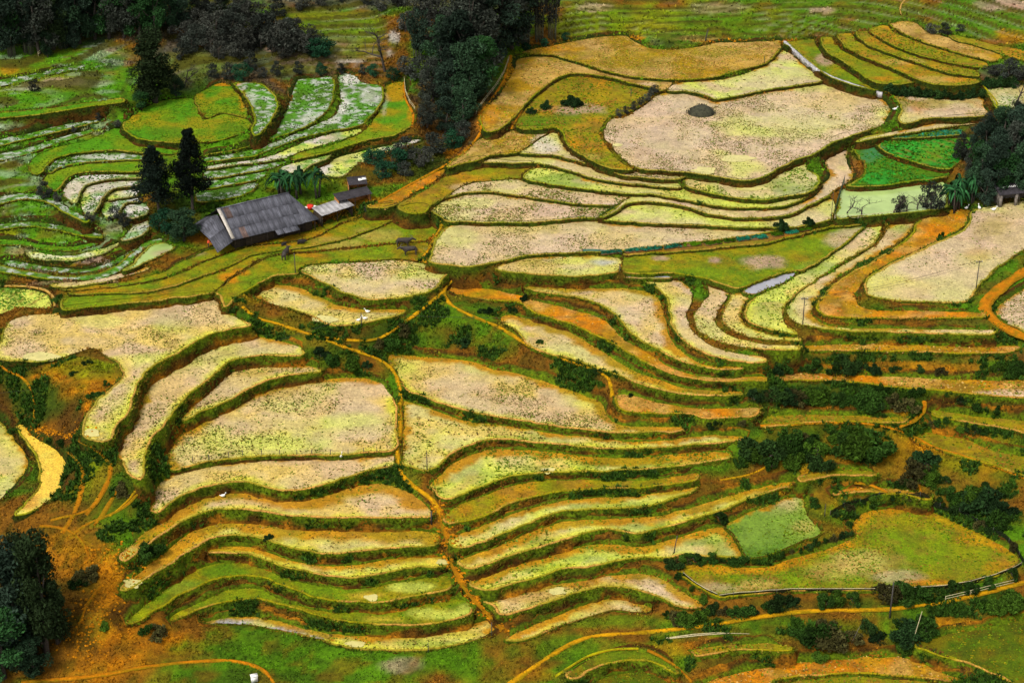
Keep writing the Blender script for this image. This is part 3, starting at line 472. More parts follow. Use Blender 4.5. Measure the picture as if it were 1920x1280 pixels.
for k, P in enumerate(PIX):
    G = at_height(P[:, 0], P[:, 1], LEVEL[k])
    if area2(G) < 0: G = G[::-1]
    G = resample(G, 0.55)
    nz = (fbm(G[:, 0], G[:, 1], 2.6, 5) - .5) * 0.7 + (vnoise(G[:, 0], G[:, 1], .9, 6) - .5) * .22; nz2 = (fbm(G[:, 0], G[:, 1], 2.6, 9) - .5) * 0.7 + (vnoise(G[:, 0], G[:, 1], .9, 8) - .5) * .22
    GPOLY.append(G + np.stack([nz, nz2], -1))

# ------------------------------------------------------------------ the hillside between the fields
RES = 0.7
X0, X1, Y0, Y1 = -175.0, 175.0, 150.0, 640.0
gx = np.arange(X0, X1 + .1, RES); gy = np.arange(Y0, Y1 + .1, RES); NX, NY = len(gx), len(gy)
GX, GY = np.meshgrid(gx, gy)
PRI = base_h(GY) + (fbm(GX, GY, 45, 3) - .5) * 5 * sstep(330, 400, GY)
known = np.full((NY, NX), -1, int); HK = np.full((NY, NX), -1e9)
for k in np.argsort(LEVEL):
    G = GPOLY[k]
    i0 = max(int((G[:, 0].min() - X0) / RES), 0); i1 = min(int((G[:, 0].max() - X0) / RES) + 2, NX); j0 = max(int((G[:, 1].min() - Y0) / RES), 0); j1 = min(int((G[:, 1].max() - Y0) / RES) + 2, NY)
    if i1 <= i0 or j1 <= j0: continue
    m = inside(G, GX[j0:j1, i0:i1], GY[j0:j1, i0:i1])
    known[j0:j1, i0:i1][m] = k; HK[j0:j1, i0:i1][m] = LEVEL[k]
def relax(H, fix, val, pri, k, n):
    for _ in range(n):
        Hp = np.pad(H, 1, mode='edge')
        N = (Hp[:-2, 1:-1] + Hp[2:, 1:-1] + Hp[1:-1, :-2] + Hp[1:-1, 2:] + k * pri) / (4 + k)
        H = np.where(fix, val, N)
    return H
Hc_ = None
for s in (8, 4, 2, 1):
    pr = PRI[::s, ::s]; fx = (known >= 0)[::s, ::s]; vl = HK[::s, ::s]
    if Hc_ is None: H = pr.copy()
    else:
        H = np.repeat(np.repeat(Hc_, 2, 0), 2, 1)[:pr.shape[0], :pr.shape[1]]
        if H.shape != pr.shape: H = np.pad(H, ((0, pr.shape[0] - H.shape[0]), (0, pr.shape[1] - H.shape[1])), mode='edge')
    H = relax(np.where(fx, vl, H), fx, vl, pr, 0.0006 * s * s, 260 if s > 1 else 120); Hc_ = H
HS = H.copy()
FREE = known < 0
PXg, PYg, _ = project(np.stack([GX, GY, HS], -1))
# distance to the fields (in cells), so that relief fades out towards their edges
near = (~FREE).astype(float)
dist = np.zeros((NY, NX)); acc = near.copy()
for _ in range(9):
    p = np.pad(acc, 1, mode='edge'); acc = np.maximum.reduce([p[1:-1, 1:-1], p[:-2, 1:-1], p[2:, 1:-1], p[1:-1, :-2], p[1:-1, 2:]]); dist += 1 - acc
fade = sstep(1, 8, dist)
# small old terraces on the far slopes
def pblob(x, y, rx, ry): return np.exp(-(((PXg - x) / rx) ** 2 + ((PYg - y) / ry) ** 2) ** 1.5)
farL = np.clip(sstep(300, 180, PXg) * sstep(560, 500, PYg), 0, 1); farT = sstep(1020, 1080, PXg) * sstep(90, 60, PYg); farM = sstep(280, 330, PXg) * sstep(760, 700, PXg) * sstep(170, 120, PYg)
fz = np.clip(farL + farT + farM, 0, 1) * sstep(0, 3, dist)
SZ = 0.62
hw = HS + (fbm(GX, GY, 38, 41, 2) - .5) * 4.5 * fz
q = hw / SZ; fr = q - np.floor(q); terr = (np.floor(q) + sstep(0.76, 1.0, fr)) * SZ
HS = np.where(FREE, HS * (1 - fz) + terr * fz, HS)
RISER = np.where(FREE, fz * sstep(0.70, .80, fr), 0); LIP = np.where(FREE, fz * sstep(.45, .55, fr) * sstep(.72, .66, fr), 0)
HS = HS + np.where(FREE, fade * ((fbm(GX, GY, 7, 21) - .5) * 1.1 + (fbm(GX, GY, 2.2, 23) - .5) * .35) * (1 - .9 * fz), 0)
for x, y, rx, ry, a in [(130, 725, 75, 55, 1.6), (1240, 70, 55, 9, .8), (1225, 84, 60, 5, -1.2), (840, 230, 50, 60, -3.0), (1316, 200, 1, 1, 0), (150, 910, 50, 60, .8), (200, 1180, 90, 60, 1.5), (860, 600, 60, 30, .8)]:
    HS = HS + np.where(FREE, sstep(0, 4, dist) * a * pblob(x, y, rx, ry), 0)
def ground_z(x, y):
    u = np.clip((np.asarray(x, float) - X0) / RES, 0, NX - 1.001); v = np.clip((np.asarray(y, float) - Y0) / RES, 0, NY - 1.001)
    i = u.astype(int); j = v.astype(int); a = u - i; b = v - j
    return (HS[j, i] * (1 - a) + HS[j, i + 1] * a) * (1 - b) + (HS[j + 1, i] * (1 - a) + HS[j + 1, i + 1] * a) * b
def ground_hit(px, py):
    px = np.atleast_1d(np.asarray(px, float)); py = np.atleast_1d(np.asarray(py, float)); d = rays(px, py)
    t = np.full(px.shape, 150.0); done = np.zeros(px.shape, bool)
    for _ in range(1600):
        P = d * t[:, None]; z = HC + P[:, 2]; done |= z <= ground_z(P[:, 0], P[:, 1])
        if done.all(): break
        t = np.where(done, t, t + 0.4)
    lo = t - 0.4; hi = t.copy()
    for _ in range(10):
        m = (lo + hi) / 2; P = d * m[:, None]; b = HC + P[:, 2] <= ground_z(P[:, 0], P[:, 1]); hi = np.where(b, m, hi); lo = np.where(b, lo, m)
    P = d * hi[:, None]; return np.stack([P[:, 0], P[:, 1], HC + P[:, 2]], -1)
def spot(px, py):
    p = ground_hit(px, py)[0]; return Vector(p), F / (p[1] * CS - (p[2] - HC) * SN)      # place and photo pixels per metre there

# colour of the open ground: grass, scrub and bare earth where the photo has them
GB = [
 (170,1190,190,110,'dirt',.95),(215,1215,60,28,'orange',.55),(190,1110,50,40,'orange',.3),(230,1060,40,24,'orange',.3),(150,1180,60,40,'olive',.5),(130,1120,60,40,'greendk',.5),(250,1150,50,40,'brown',.5),(140,1020,60,24,'green2',.5),(60,1150,120,140,'brown',.8),(120,1040,120,50,'dirt',.6),(640,1240,330,45,'green2',.95),(480,1215,120,25,'green2',.8),(760,1245,40,16,'pink',.5),(440,1270,200,16,'greendk',.6),
 (1060,1215,140,30,'green2',.8),(1000,1265,60,20,'dirt',.5),(1180,1165,140,16,'green2',.7),(1200,1240,120,40,'green2',.85),(1350,1215,120,20,'dirt',.45),(1450,1180,260,24,'green2',.8),(1560,1215,160,24,'brown',.6),(1330,1240,60,20,'green2',.6),
 (1600,1130,260,14,'greendk',.7),(1850,1140,120,30,'greendk',.8),(1800,1170,60,12,'orange',.5),(1900,1150,30,20,'orange',.5),(1600,1222,120,9,'dirt',.6),
 (1700,860,260,100,'dirt',.6),(1640,890,120,40,'brown',.5),(1780,880,60,40,'green2',.4),(1500,900,140,40,'dirt',.5),(1560,830,160,40,'greendk',.6),(1700,765,50,22,'orange',.5),(1760,720,300,60,'brown',.6),(1650,690,260,12,'dirt',.7),(1700,640,260,10,'brown',.7),(1800,940,140,40,'brown',.6),(1780,830,120,24,'orange',.4),(1420,880,90,20,'brown',.5),
 (1600,670,200,9,'greendk',.7),(1600,735,180,16,'greendk',.8),(1560,765,170,7,'dirt',.7),(1660,695,140,6,'dirt',.7),(1850,665,90,12,'brown',.8),(1830,600,60,14,'brown',.7),(1870,540,30,30,'brown',.6),
 (120,740,120,75,'dirt',1),(100,775,90,30,'orange',.5),(100,775,80,25,'orange',.55),(160,690,60,26,'green',.75),(70,690,70,12,'olive',.5),(190,900,110,90,'green2',.75),(150,880,50,60,'olive',.4),(230,920,30,40,'greendk',.5),(30,850,26,60,'greendk',.7),(60,900,40,40,'greendk',.5),
 (860,600,110,45,'green2',.95),(700,640,120,30,'green2',.85),(620,570,160,14,'brown',.5),(560,620,90,20,'green2',.5),(640,660,70,22,'greendk',.6),(780,540,60,20,'olive',.6),(900,520,70,10,'green',.8),(930,630,60,20,'green2',.6),(940,570,80,10,'greendk',.6),
 (440,580,30,20,'greendk',.7),(470,560,40,16,'olive',.5),(250,545,160,14,'olive',.5),
 (120,200,210,150,'vale',1),(100,300,130,60,'vale',.9),(120,420,160,80,'vale',1),(420,300,160,90,'vale',.8),(60,150,130,30,'olive',.35),(110,155,50,10,'pink',.7),(170,157,40,8,'pale',.25),(60,160,30,10,'pink',.5),(180,205,30,8,'orange',.5),(120,222,14,6,'orange',.6),(30,240,40,8,'pale',.3),(150,250,60,10,'olive',.5),(200,130,50,8,'bright',.2),(170,115,50,8,'bright',.18),(190,75,40,14,'bright',.2),(20,440,30,20,'olive',.6),(40,470,30,10,'pink',.4),(130,440,60,16,'green',.4),(200,430,40,10,'pink',.25),(60,330,40,20,'green2',.5),(20,130,20,10,'orange',.5),
 (480,110,260,60,'scrub',.8),(610,55,120,50,'green2',.8),(640,80,40,12,'pink',.2),(680,95,50,18,'green',.5),(620,30,70,10,'olive',.3),(540,80,40,10,'green',.3),(560,130,80,10,'green',.4),(700,60,30,30,'green',.5),(740,70,14,14,'pale',.7),(730,100,10,10,'pale',.5),(660,115,30,5,'pale',.4),(510,90,16,10,'pink',.7),(330,90,40,24,'scrub',.8),(370,120,60,26,'green',.4),(450,90,30,12,'pale',.25),(880,85,40,14,'orange',.6),(810,160,30,16,'orange',.6),
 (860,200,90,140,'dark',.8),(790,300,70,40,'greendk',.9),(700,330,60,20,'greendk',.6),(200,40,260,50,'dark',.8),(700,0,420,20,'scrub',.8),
 (1090,40,60,40,'green',.9),(1240,40,140,40,'green',.85),(1450,40,200,36,'green2',.85),(1650,20,160,26,'green2',.85),(1830,35,120,40,'green2',1),(1220,50,60,12,'olive',.6),(1120,15,40,8,'pink',.5),(1350,15,60,10,'pink',.35),(1540,20,30,8,'pink',.6),(1900,10,40,14,'pink',.7),(1860,10,30,8,'pink',.4),(1900,70,30,14,'orange',.5),(1290,72,50,8,'straw',.7),(1240,84,60,5,'brown',.8),(1190,72,30,5,'orange',.7),(1400,78,120,3,'orange',.7),(1390,55,60,8,'green2',.5),(1450,20,60,8,'green',.6),
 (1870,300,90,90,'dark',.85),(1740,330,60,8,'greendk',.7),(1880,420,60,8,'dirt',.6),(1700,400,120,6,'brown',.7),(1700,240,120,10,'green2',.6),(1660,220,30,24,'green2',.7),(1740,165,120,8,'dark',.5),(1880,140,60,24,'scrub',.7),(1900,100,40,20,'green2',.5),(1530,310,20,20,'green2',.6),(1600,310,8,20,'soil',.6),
 (330,400,60,40,'greendk',.9),(390,440,50,20,'dirt',.6),(640,390,60,20,'dirt',.6),(690,375,30,16,'orange',.6),(500,450,0.1,0.1,'dirt',.1),(760,395,40,8,'dark',.4),(420,330,120,40,'green2',.6),(560,300,80,30,'green2',.6),(800,420,30,20,'dirt',.7),(820,460,20,30,'orange',.5),
 (960,140,20,40,'orange',.6),(905,225,16,30,'orange',.6),(870,290,40,14,'orange',.5),(1140,240,10,26,'green',.7),(1160,300,24,18,'green',.6),(1200,310,30,8,'olive',.6),
]
def blend(base, x, y, px, py, blobs, soft=.35, seed=77):
    c = base.copy(); wob = (fbm(x, y, 5.0, seed, 4) - .5) * 2
    for bx, by, rx, ry, k, s in blobs:
        m = (np.abs(px - bx) < rx * 1.6) & (np.abs(py - by) < ry * 1.6)
        if not m.any(): continue
        r = np.sqrt(((px[m] - bx) / rx) ** 2 + ((py[m] - by) / ry) ** 2) + wob[m] * .75
        w = (s * sstep(1.15, .55, r))[:, None]
        c[m] = c[m] * (1 - w) + C[k] * w
    return c
PXg, PYg, _ = project(np.stack([GX, GY, HS], -1))
gxf, gyf, pxf, pyf = GX.ravel(), GY.ravel(), PXg.ravel(), PYg.ravel()
n1 = fbm(gxf, gyf, 9, 31)[:, None]; n2 = fbm(gxf, gyf, 2.5, 33)[:, None]
gcol = (C['brown'] * .6 + C['dirt'] * .3) * (1 - sstep(.42, .6, n1)) + C['green2'] * sstep(.42, .6, n1)
gcol = blend(gcol, gxf, gyf, pxf, pyf, GB)
wn_ = .5 * sstep(.5, .68, n2) * (1 - .6 * sstep(500, 300, pyf))[:, None]; gcol = gcol * (1 - wn_) + (C['brown'] * .7 + C['dirt'] * .25) * wn_
# far slopes keep their grass
n3 = fbm(gxf, gyf, 1.6, 37)[:, None]; wn_ = .45 * sstep(.52, .68, n3) * (1 - .8 * fz.ravel())[:, None]; gcol = gcol * (1 - wn_) + C['greendk'] * wn_
wl = (farL.ravel() * sstep(.58, .66, fbm(gxf, gyf * 2.2, 6, 39)) * .22)[:, None]; gcol = gcol * (1 - wl) + C['white'] * .8 * wl
dzy, dzx = np.gradient(HS, RES); slope = np.sqrt(dzx ** 2 + dzy ** 2).ravel()
bw = (sstep(.4, .9, slope))[:, None]
bankc = C['bankb'] * (1 - sstep(.4, .6, n1)) + C['bankg'] * sstep(.4, .6, n1)
gcol = gcol * (1 - bw) + bankc * bw
lz = (LIP.ravel() * .16 * sstep(.4, .6, fbm(gxf, gyf, 14, 43)))[:, None]; gcol = gcol * (1 - lz) + (C['white'] * .5 + C['straw'] * .3) * lz
rz = (RISER.ravel() * .9)[:, None]; gcol = gcol * (1 - rz) + (C['greendk'] * .6 + C['brown'] * .4) * rz
KL = np.where(FREE, 1e9, HS); pk_ = np.pad(KL, 1, mode='edge'); mn = np.minimum.reduce([pk_[a:a + NY, b:b + NX] for a in (0, 1, 2) for b in (0, 1, 2)])
zt = np.where(FREE, np.minimum(HS, mn - .15), HS - 0.4)
ii, jj = np.meshgrid(np.arange(NX - 1), np.arange(NY - 1)); b0 = (jj * NX + ii).ravel()
me = mesh_np('terrain', np.stack([gxf, gyf, zt.ravel()], -1), Q=np.stack([b0, b0 + 1, b0 + NX + 1, b0 + NX], -1), col=gcol, smooth=True)
tag(link('terrain', me, M_GROUND), kind='structure')
# the land goes on beyond, coarse
cx_ = np.arange(-900, 901, 20.0); cy_ = np.arange(-100, 1501, 20.0); BX, BY = np.meshgrid(cx_, cy_)
BZ = base_h(BY) + (fbm(BX, BY, 90, 51) - .5) * 14 * sstep(200, 320, np.abs(BX) + np.clip(BY - 480, 0, None)) - 1.0
inn = (BX > X0 + 12) & (BX < X1 - 12) & (BY > Y0 + 12) & (BY < Y1 - 12); BZ = np.where(inn, -70, BZ)
b1, b2_ = np.meshgrid(np.arange(len(cx_) - 1), np.arange(len(cy_) - 1)); bb = (b2_ * len(cx_) + b1).ravel()
bc = C['green2'] * np.ones((BX.size, 1)) * (.6 + .8 * fbm(BX.ravel(), BY.ravel(), 60, 53))[:, None]
me = mesh_np('hills', np.stack([BX, BY, BZ], -1).reshape(-1, 3), Q=np.stack([bb, bb + 1, bb + len(cx_) + 1, bb + len(cx_)], -1), col=bc, smooth=True)
tag(link('hills', me, M_GROUND), kind='structure')

# ------------------------------------------------------------------ tufts of grass and stubble
def tufts(P, h, w, nb, col, lean=.5, out=None, rs=rng):
    """nb blades per point: triangles standing on P (N,3), colour per point"""
    N = len(P)
    if N == 0: return None
    P = np.repeat(P, nb, 0); hh = np.repeat(np.broadcast_to(h, (N,)), nb) * rs.uniform(.6, 1.25, N * nb); ww = np.repeat(np.broadcast_to(w, (N,)), nb) * rs.uniform(.7, 1.3, N * nb)
    a = rs.uniform(0, 2 * np.pi, N * nb); dx, dy = np.cos(a), np.sin(a)
    off = ww * .5
    b = P + np.stack([dx * off * rs.uniform(-.8, .8, N * nb), dy * off * rs.uniform(-.8, .8, N * nb), np.full(N * nb, -.02)], -1)
    a2 = rs.uniform(0, 2 * np.pi, N * nb); sx, sy = np.cos(a2) * ww * .5, np.sin(a2) * ww * .5; z0 = np.zeros(N * nb)
    tip = b + np.stack([dx * hh * lean, dy * hh * lean, hh], -1)
    if out is not None: tip[:, :2] += np.repeat(out, nb, 0) * hh[:, None] * .5
    V = np.empty((N * nb, 3, 3)); V[:, 0] = b + np.stack([sx, sy, z0], -1); V[:, 1] = b - np.stack([sx, sy, z0], -1); V[:, 2] = tip
    cc = np.repeat(col, nb, 0) * rs.uniform(.75, 1.25, (N * nb, 1)); cc = np.repeat(cc, 3, 0)
    return V.reshape(-1, 3), np.arange(N * nb * 3).reshape(-1, 3), cc
def join_tris(L):
    L = [l for l in L if l is not None]
    if not L: return None
    n = 0; V = []; T = []; K = []
    for v, t, c in L: V.append(v); T.append(t + n); K.append(c); n += len(v)
    return np.vstack(V), np.vstack(T), np.vstack(K)

KIND = dict(
 vgrass=('green', 'vale', .05, 1.5, .12, .3, ('vale', 'green', 'green2')), vwet=('white', 'mudg', .7, 2.6, .15, .27, ('vale', 'greendk', 'green2')), vgreen=('vale', 'green2', .4, 2.4, .16, .28, ('vale', 'green2', 'greendk')),  # base colour, second colour, wetness, stubble per square metre, stubble height, width, stubble colours
 wet=('mud', 'mudp', .7, 2.6, .13, .24, ('green', 'stub', 'stub', 'green2', 'muddk', 'brown')), wetg=('mudg', 'mud', .55, 2.6, .18, .30, ('green2', 'green', 'stub', 'algae')), smooth=('mud', 'mudg', .85, .8, .13, .26, ('green2', 'brown')),
 dry=('dry', 'orange', .05, 2.0, .14, .28, ('drydk', 'straw', 'green')), olive=('olive', 'dry', .05, 1.8, .16, .3, ('green', 'drydk', 'green2')), green=('green', 'olive', .05, 1.5, .12, .3, ('green2', 'green', 'olive')),
 crop=('algae', 'mudg', .3, 3.0, .18, .30, ('algae', 'green2', 'green', 'bright')), bright=('bright', 'green2', .1, 1.6, .25, .45, ('bright', 'green2')), teal=('teal', 'green2', .1, 2.0, .3, .5, ('teal', 'teal', 'green2')),
 soil=('soil', 'dirt', .05, .3, .14, .3, ('green2', 'brown')), pond=('pond', 'pond', 1.0, 0, .1, .2, ('green2',)), water=('water', 'water', 1.0, 0, .1, .2, ('green2',)), yellow=('yellow', 'mudg', .85, .3, .12, .3, ('green2', 'olive')))
M_WATER, _nt, _b = new_mat('pond_water'); _b.inputs['Roughness'].default_value = .12
_a = nn(_nt, 'ShaderNodeAttribute', attribute_name='Col'); _c, _n = noise_col(_nt, _a.outputs['Color'], .35, .85, 1.15); _nt.links.new(_c, _b.inputs['Base Color']); bump(_nt, _b, _n, .15, .05)
M_PUDDLE, _nt, _b = new_mat('puddle_water'); _b.inputs['Roughness'].default_value = .1
_r = nn(_nt, 'ShaderNodeRGB'); _r.outputs[0].default_value = (.50, .44, .15, 1); _c, _n = noise_col(_nt, _r.outputs[0], .8, .85, 1.15); _nt.links.new(_c, _b.inputs['Base Color'])
TERRACE = []
for k, (ty, label, _s, opt) in enumerate(TERR):
    if CEN[k, 0] < 790 and CEN[k, 1] < 520: ty = dict(wet='vwet', wetg='vgreen', smooth='vwet', green='vgrass' if CEN[k, 1] < 335 else 'green').get(ty, ty)
    G = GPOLY[k]; h = LEVEL[k]; n = len(G); kd = KIND[ty]
    cen = G.mean(0); org = np.array([cen[0], cen[1], h])
    nm = NAMES[TERR[k][0]]; root = thing(nm, org, label, CATS[nm], 'terraced fields'); TERRACE.append(root)
    # which side falls away and which is under a bank
    tan = np.roll(G, -1, 0) - np.roll(G, 1, 0); tan /= np.linalg.norm(tan, axis=1)[:, None] + 1e-9; nor = np.stack([tan[:, 1], -tan[:, 0]], -1)
    zo = np.min([ground_z(G[:, 0] + nor[:, 0] * d, G[:, 1] + nor[:, 1] * d) for d in (.8, 1.3, 1.9)], 0)
    zmx = np.max([ground_z(G[:, 0] + nor[:, 0] * d, G[:, 1] + nor[:, 1] * d) for d in (.7, 1.2)], 0)
    def sm(v, m=2):
        for _ in range(m): v = (np.roll(v, 1) + v * 2 + np.roll(v, -1)) / 4
        return v
    drop = np.clip(sm(h - zo), 0, 4.5); rise = sm(zmx - h); front = sm(sstep(-.05, .3, h - zmx)) * (0.0 if opt.get('nb') else 1.0)
    back = rise > .35
    # the field itself
    bx0, by0 = G.min(0); bx1, by1 = G.max(0); ar = abs(area2(G)); st = (.6 if ar < 500 else .75) if ty not in ('vgreen', 'vwet') else .5
    X, Y = np.meshgrid(np.arange(bx0, bx1, st), np.arange(by0, by1, st)); X = X + rng.uniform(-.2, .2, X.shape); Y = Y + rng.uniform(-.2, .2, Y.shape)
    mk = inside(G, X.ravel(), Y.ravel()); I = np.stack([X.ravel()[mk], Y.ravel()[mk]], -1)
    if len(I):
        dm = np.min(np.linalg.norm(I[:, None, :] - G[None, ::2, :], axis=2), 1) if len(I) * n < 4e6 else np.ones(len(I))
        I = I[dm > .3]
    allp = np.vstack([G, I]) if len(I) else G
    vs, es, fs, *_r2 = delaunay_2d_cdt([Vector(p) for p in allp], [(i, (i + 1) % n) for i in range(n)], [], 1, 1e-5)
    V2 = np.array([[v[0], v[1]] for v in vs]); Tt = np.array([f[:3] for f in fs if len(f) == 3], int)
    tri = V2[Tt]; sg = (tri[:, 1, 0] - tri[:, 0, 0]) * (tri[:, 2, 1] - tri[:, 0, 1]) - (tri[:, 2, 0] - tri[:, 0, 0]) * (tri[:, 1, 1] - tri[:, 0, 1]); Tt[sg < 0] = Tt[sg < 0][:, ::-1]
    x, y = V2[:, 0], V2[:, 1]; wet = np.full(len(x), kd[2])
    px, py, _d = project(np.stack([x, y, np.full(len(x), h)], -1))
    nz = fbm(x, y, 6, 61 + k)[:, None]; nz2 = fbm(x, y, 2.2, 63)[:, None]
    c1 = C[opt.get('c1', kd[0])].copy(); c2 = C[opt.get('c2', kd[1])].copy(); pr_ = np.random.default_rng(500 + k); vary = pr_.uniform(.55, 1.35); rowy = pr_.uniform() < .6
    if ty == 'dry' and CEN[k, 1] < 345: c1 = C['dry'] * .7 + C['olive'] * .35; c2 = C['straw'] * .8
    if ty in ('wet', 'smooth') and CEN[k, 1] < 440: c1 = c1 * .5 + C['mudp'] * .5
    if opt.get('p'): c1 = c1 * (1 - opt['p']) + C['mudp'] * opt['p'] * np.array([.95, .98, 1.05])
    if opt.get('g'): c2 = c2 * (1 - opt['g']) + C['mudg'] * opt['g']; c1 = c1 * (1 - .4 * opt['g']) + C['lime'] * .4 * opt['g'] + .02
    col = c1 * (1 - sstep(.4, .62, nz)) + c2 * sstep(.4, .62, nz)
    if ty in ('wet', 'smooth', 'wetg'):
        w_ = (.2 if opt.get('now') else .7) * sstep(.52, .7, fbm(x, y, 11, 67 + k)[:, None]); col = col * (1 - w_) + C['mudg'] * w_
        w_ = .6 * sstep(.55, .72, fbm(x, y, 13, 167 + k)[:, None]); col = col * (1 - w_) + C['mudp'] * w_
    if opt.get('o'): w_ = opt['o'] * sstep(.5, .68, fbm(x, y, 4, 71)[:, None]); col = col * (1 - w_) + C['orange'] * .8 * w_
    if ty in ('wet', 'wetg', 'smooth'): w_ = .3 * sstep(.5, .72, nz2); col = col * (1 - w_) + (C['muddk'] if ty != 'wetg' else C['algae']) * w_
    if ty in ('bright', 'crop') and 'furrow' in label:
        u = (x * .8 + y * .6) if ty == 'bright' else (x * .9 - y * .45); w_ = .75 * sstep(.8, .95, np.cos(u * 2 * np.pi / 2.4))[:, None]; col = col * (1 - w_) + C['soil'] * w_
    if ty in ('dry', 'olive', 'green', 'soil'):
        for sc_, sd_, ck_, am_ in ((3.2, 141, 'olive', .55), (2.0, 143, 'brown', .4), (4.5, 145, 'green' if ty != 'dry' else 'straw', .5), (1.4, 147, 'drydk' if ty != 'green' else 'green2', .5)):
            w_ = am_ * sstep(.5, .68, fbm(x, y, sc_, sd_ + k)[:, None]); col = col * (1 - w_) + C[ck_] * w_
    if ty == 'vgreen':
        w_ = .6 * sstep(.54, .62, fbm(x, y, .95, 151 + k, 2)[:, None]); col = col * (1 - w_) + C['white'] * .9 * w_
    if ty == 'vwet':
        w_ = .75 * sstep(.5, .64, fbm(x, y, 1.7, 153 + k)[:, None]); col = col * (1 - w_) + C['vale'] * 1.3 * w_
    if opt.get('dk'): col = col * opt['dk']
    if ty in ('wet', 'wetg', 'smooth', 'crop'): yl = sstep(430, 760, py)[:, None]; col = col * (1 - yl + yl * np.array([1.02, .99, .78]))
    if ty in ('wet', 'smooth', 'wetg', 'vwet'):              # sheets of clear standing water
        ws = sstep(.56, .66, fbm(x, y, 8, 171 + k)) * (0 if opt.get('now') else 1); wet = np.clip(wet + .5 * ws, 0, 1.2); w_ = .45 * ws[:, None]; col = col * (1 - w_) + (C['mudp'] * .72 + C['mudg'] * .25) * w_
    if ty in ('wet', 'wetg', 'smooth') and (front > .5).any():  # yellow green fringe along the outer edge
        dfr = np.min(np.linalg.norm(V2[:, None, :] - G[front > .5][None, :, :], axis=2), 1); lw = (.62 * sstep(1.3, .35, dfr + (fbm(x, y, 3.0, 173) - .5) * 2.4) * sstep(420, 650, py))[:, None]; col = col * (1 - lw) + C['lime'] * 1.35 * lw
    w0 = col.copy(); col = blend(col, x, y, px, py, FB, seed=78)
    mg = 1.35 * opt.get('m', .25 if ty in ('wet', 'wetg', 'smooth') else 0)
    edge = np.min(np.linalg.norm(V2[:, None, :] - G[None, ::2, :], axis=2), 1)
    if mg and back.any():
        db = np.min(np.linalg.norm(V2[:, None, :] - G[back][None, :, :], axis=2), 1)
        ed = sstep(mg * 1.5, mg * .8, db + (fbm(x, y, 2.2, 81) - .5) * 2.4)[:, None] * .95
        mc = C['dry'] * .5 + C['orange'] * .3 + C['olive'] * .15; mv = fbm(x, y, 4.5, 85)[:, None]; mc = mc * (1 - sstep(.45, .65, mv) * .6) + C['olive'] * .6 * sstep(.45, .65, mv); mc = mc * (.6 + .8 * nz2)
        col = col * (1 - ed) + mc * ed; wet = wet * (1 - ed[:, 0])
    if ty in ('pond', 'water'): wet[:] = 1
    z = (fbm(x, y, 1.6, 83) - .5) * (.10 if wet.mean() < .9 else 0.0)
    z = z - .03 * sstep(.0, .4, edge)
    me = mesh_np('field', np.stack([x - cen[0], y - cen[1], z], -1), T=Tt, col=col, att=dict(wet=wet), smooth=True)
    link('field', me, M_WATER if ty in ('pond', 'water') else M_FIELD, root)
    # the earth bund around it and the bank below it
    gp = project(np.stack([G[:, 0], G[:, 1], np.full(n, h)], -1)); far = sstep(480, 300, gp[1])
    fn = fbm(G[:, 0], G[:, 1], 5, 91)[:, None]
    warm = np.clip(sstep(300, 700, gp[1]) * sstep(300, 500, gp[0] + gp[1] * .25), 0, 1)[:, None]
    btop = (C['olive'] * 1.15 * (1 - sstep(.42, .62, fn)) + (C['straw'] * .5 + C['orange'] * .45) * sstep(.42, .62, fn)) * (.35 + .65 * warm) + C['green'] * .65 * (1 - warm)
    rows = []; cols = []; fz_ = front
    wj = 1 + (fbm(G[:, 0], G[:, 1], 1.3, 93) - .5) * .8
    fcol = C[kd[0]]
    for o_, zz, cf in ((-.30, -.09 + 0 * fz_, .8), (-.13, .20 * fz_ - .10, 1.0), (.08, .22 * fz_ - .10, 1.0), (.17, .10 * fz_ - .12, .45)):
        rows.append(np.stack([G[:, 0] + nor[:, 0] * o_ * wj, G[:, 1] + nor[:, 1] * o_ * wj, h + zz + (fbm(G[:, 0], G[:, 1], .9, 95) - .5) * .07], -1)); mixf = (.45 if cf == .8 else .12); cols.append(((btop * (1 - mixf) + fcol * mixf) * fz_[:, None] + C['brown'] * (1 - fz_[:, None])) * cf)
    def strip(name, rows, cols, mat):
        R = len(rows); V = np.vstack(rows) - org; i = np.arange(n); j = (i + 1) % n
        Q = np.vstack([np.stack([r * n + i, r * n + j, (r + 1) * n + j, (r + 1) * n + i], -1)[:, ::-1] for r in range(R - 1)])
        return link(name, mesh_np(name, V, Q=Q, col=np.vstack(cols), smooth=True), mat, root)
    strip('bund', rows, cols, M_BUND)
    omax = np.full(n, 1.45)
    for q_ in np.arange(1.8, .1, -.12):
        kk = known[((G[:, 1] + nor[:, 1] * q_ - Y0) / RES + .5).astype(int).clip(0, NY - 1), ((G[:, 0] + nor[:, 0] * q_ - X0) / RES + .5).astype(int).clip(0, NX - 1)]
        omax = np.where((kk >= 0) & (kk != k), np.clip(q_ - .75, .02, 1.45), omax)
    omax = np.minimum(omax, np.minimum(np.roll(omax, 1), np.roll(omax, -1)))
    rows = []; cols = []; RB = 5; pw = fbm(G[:, 0], G[:, 1], 3.5, 97)[:, None]
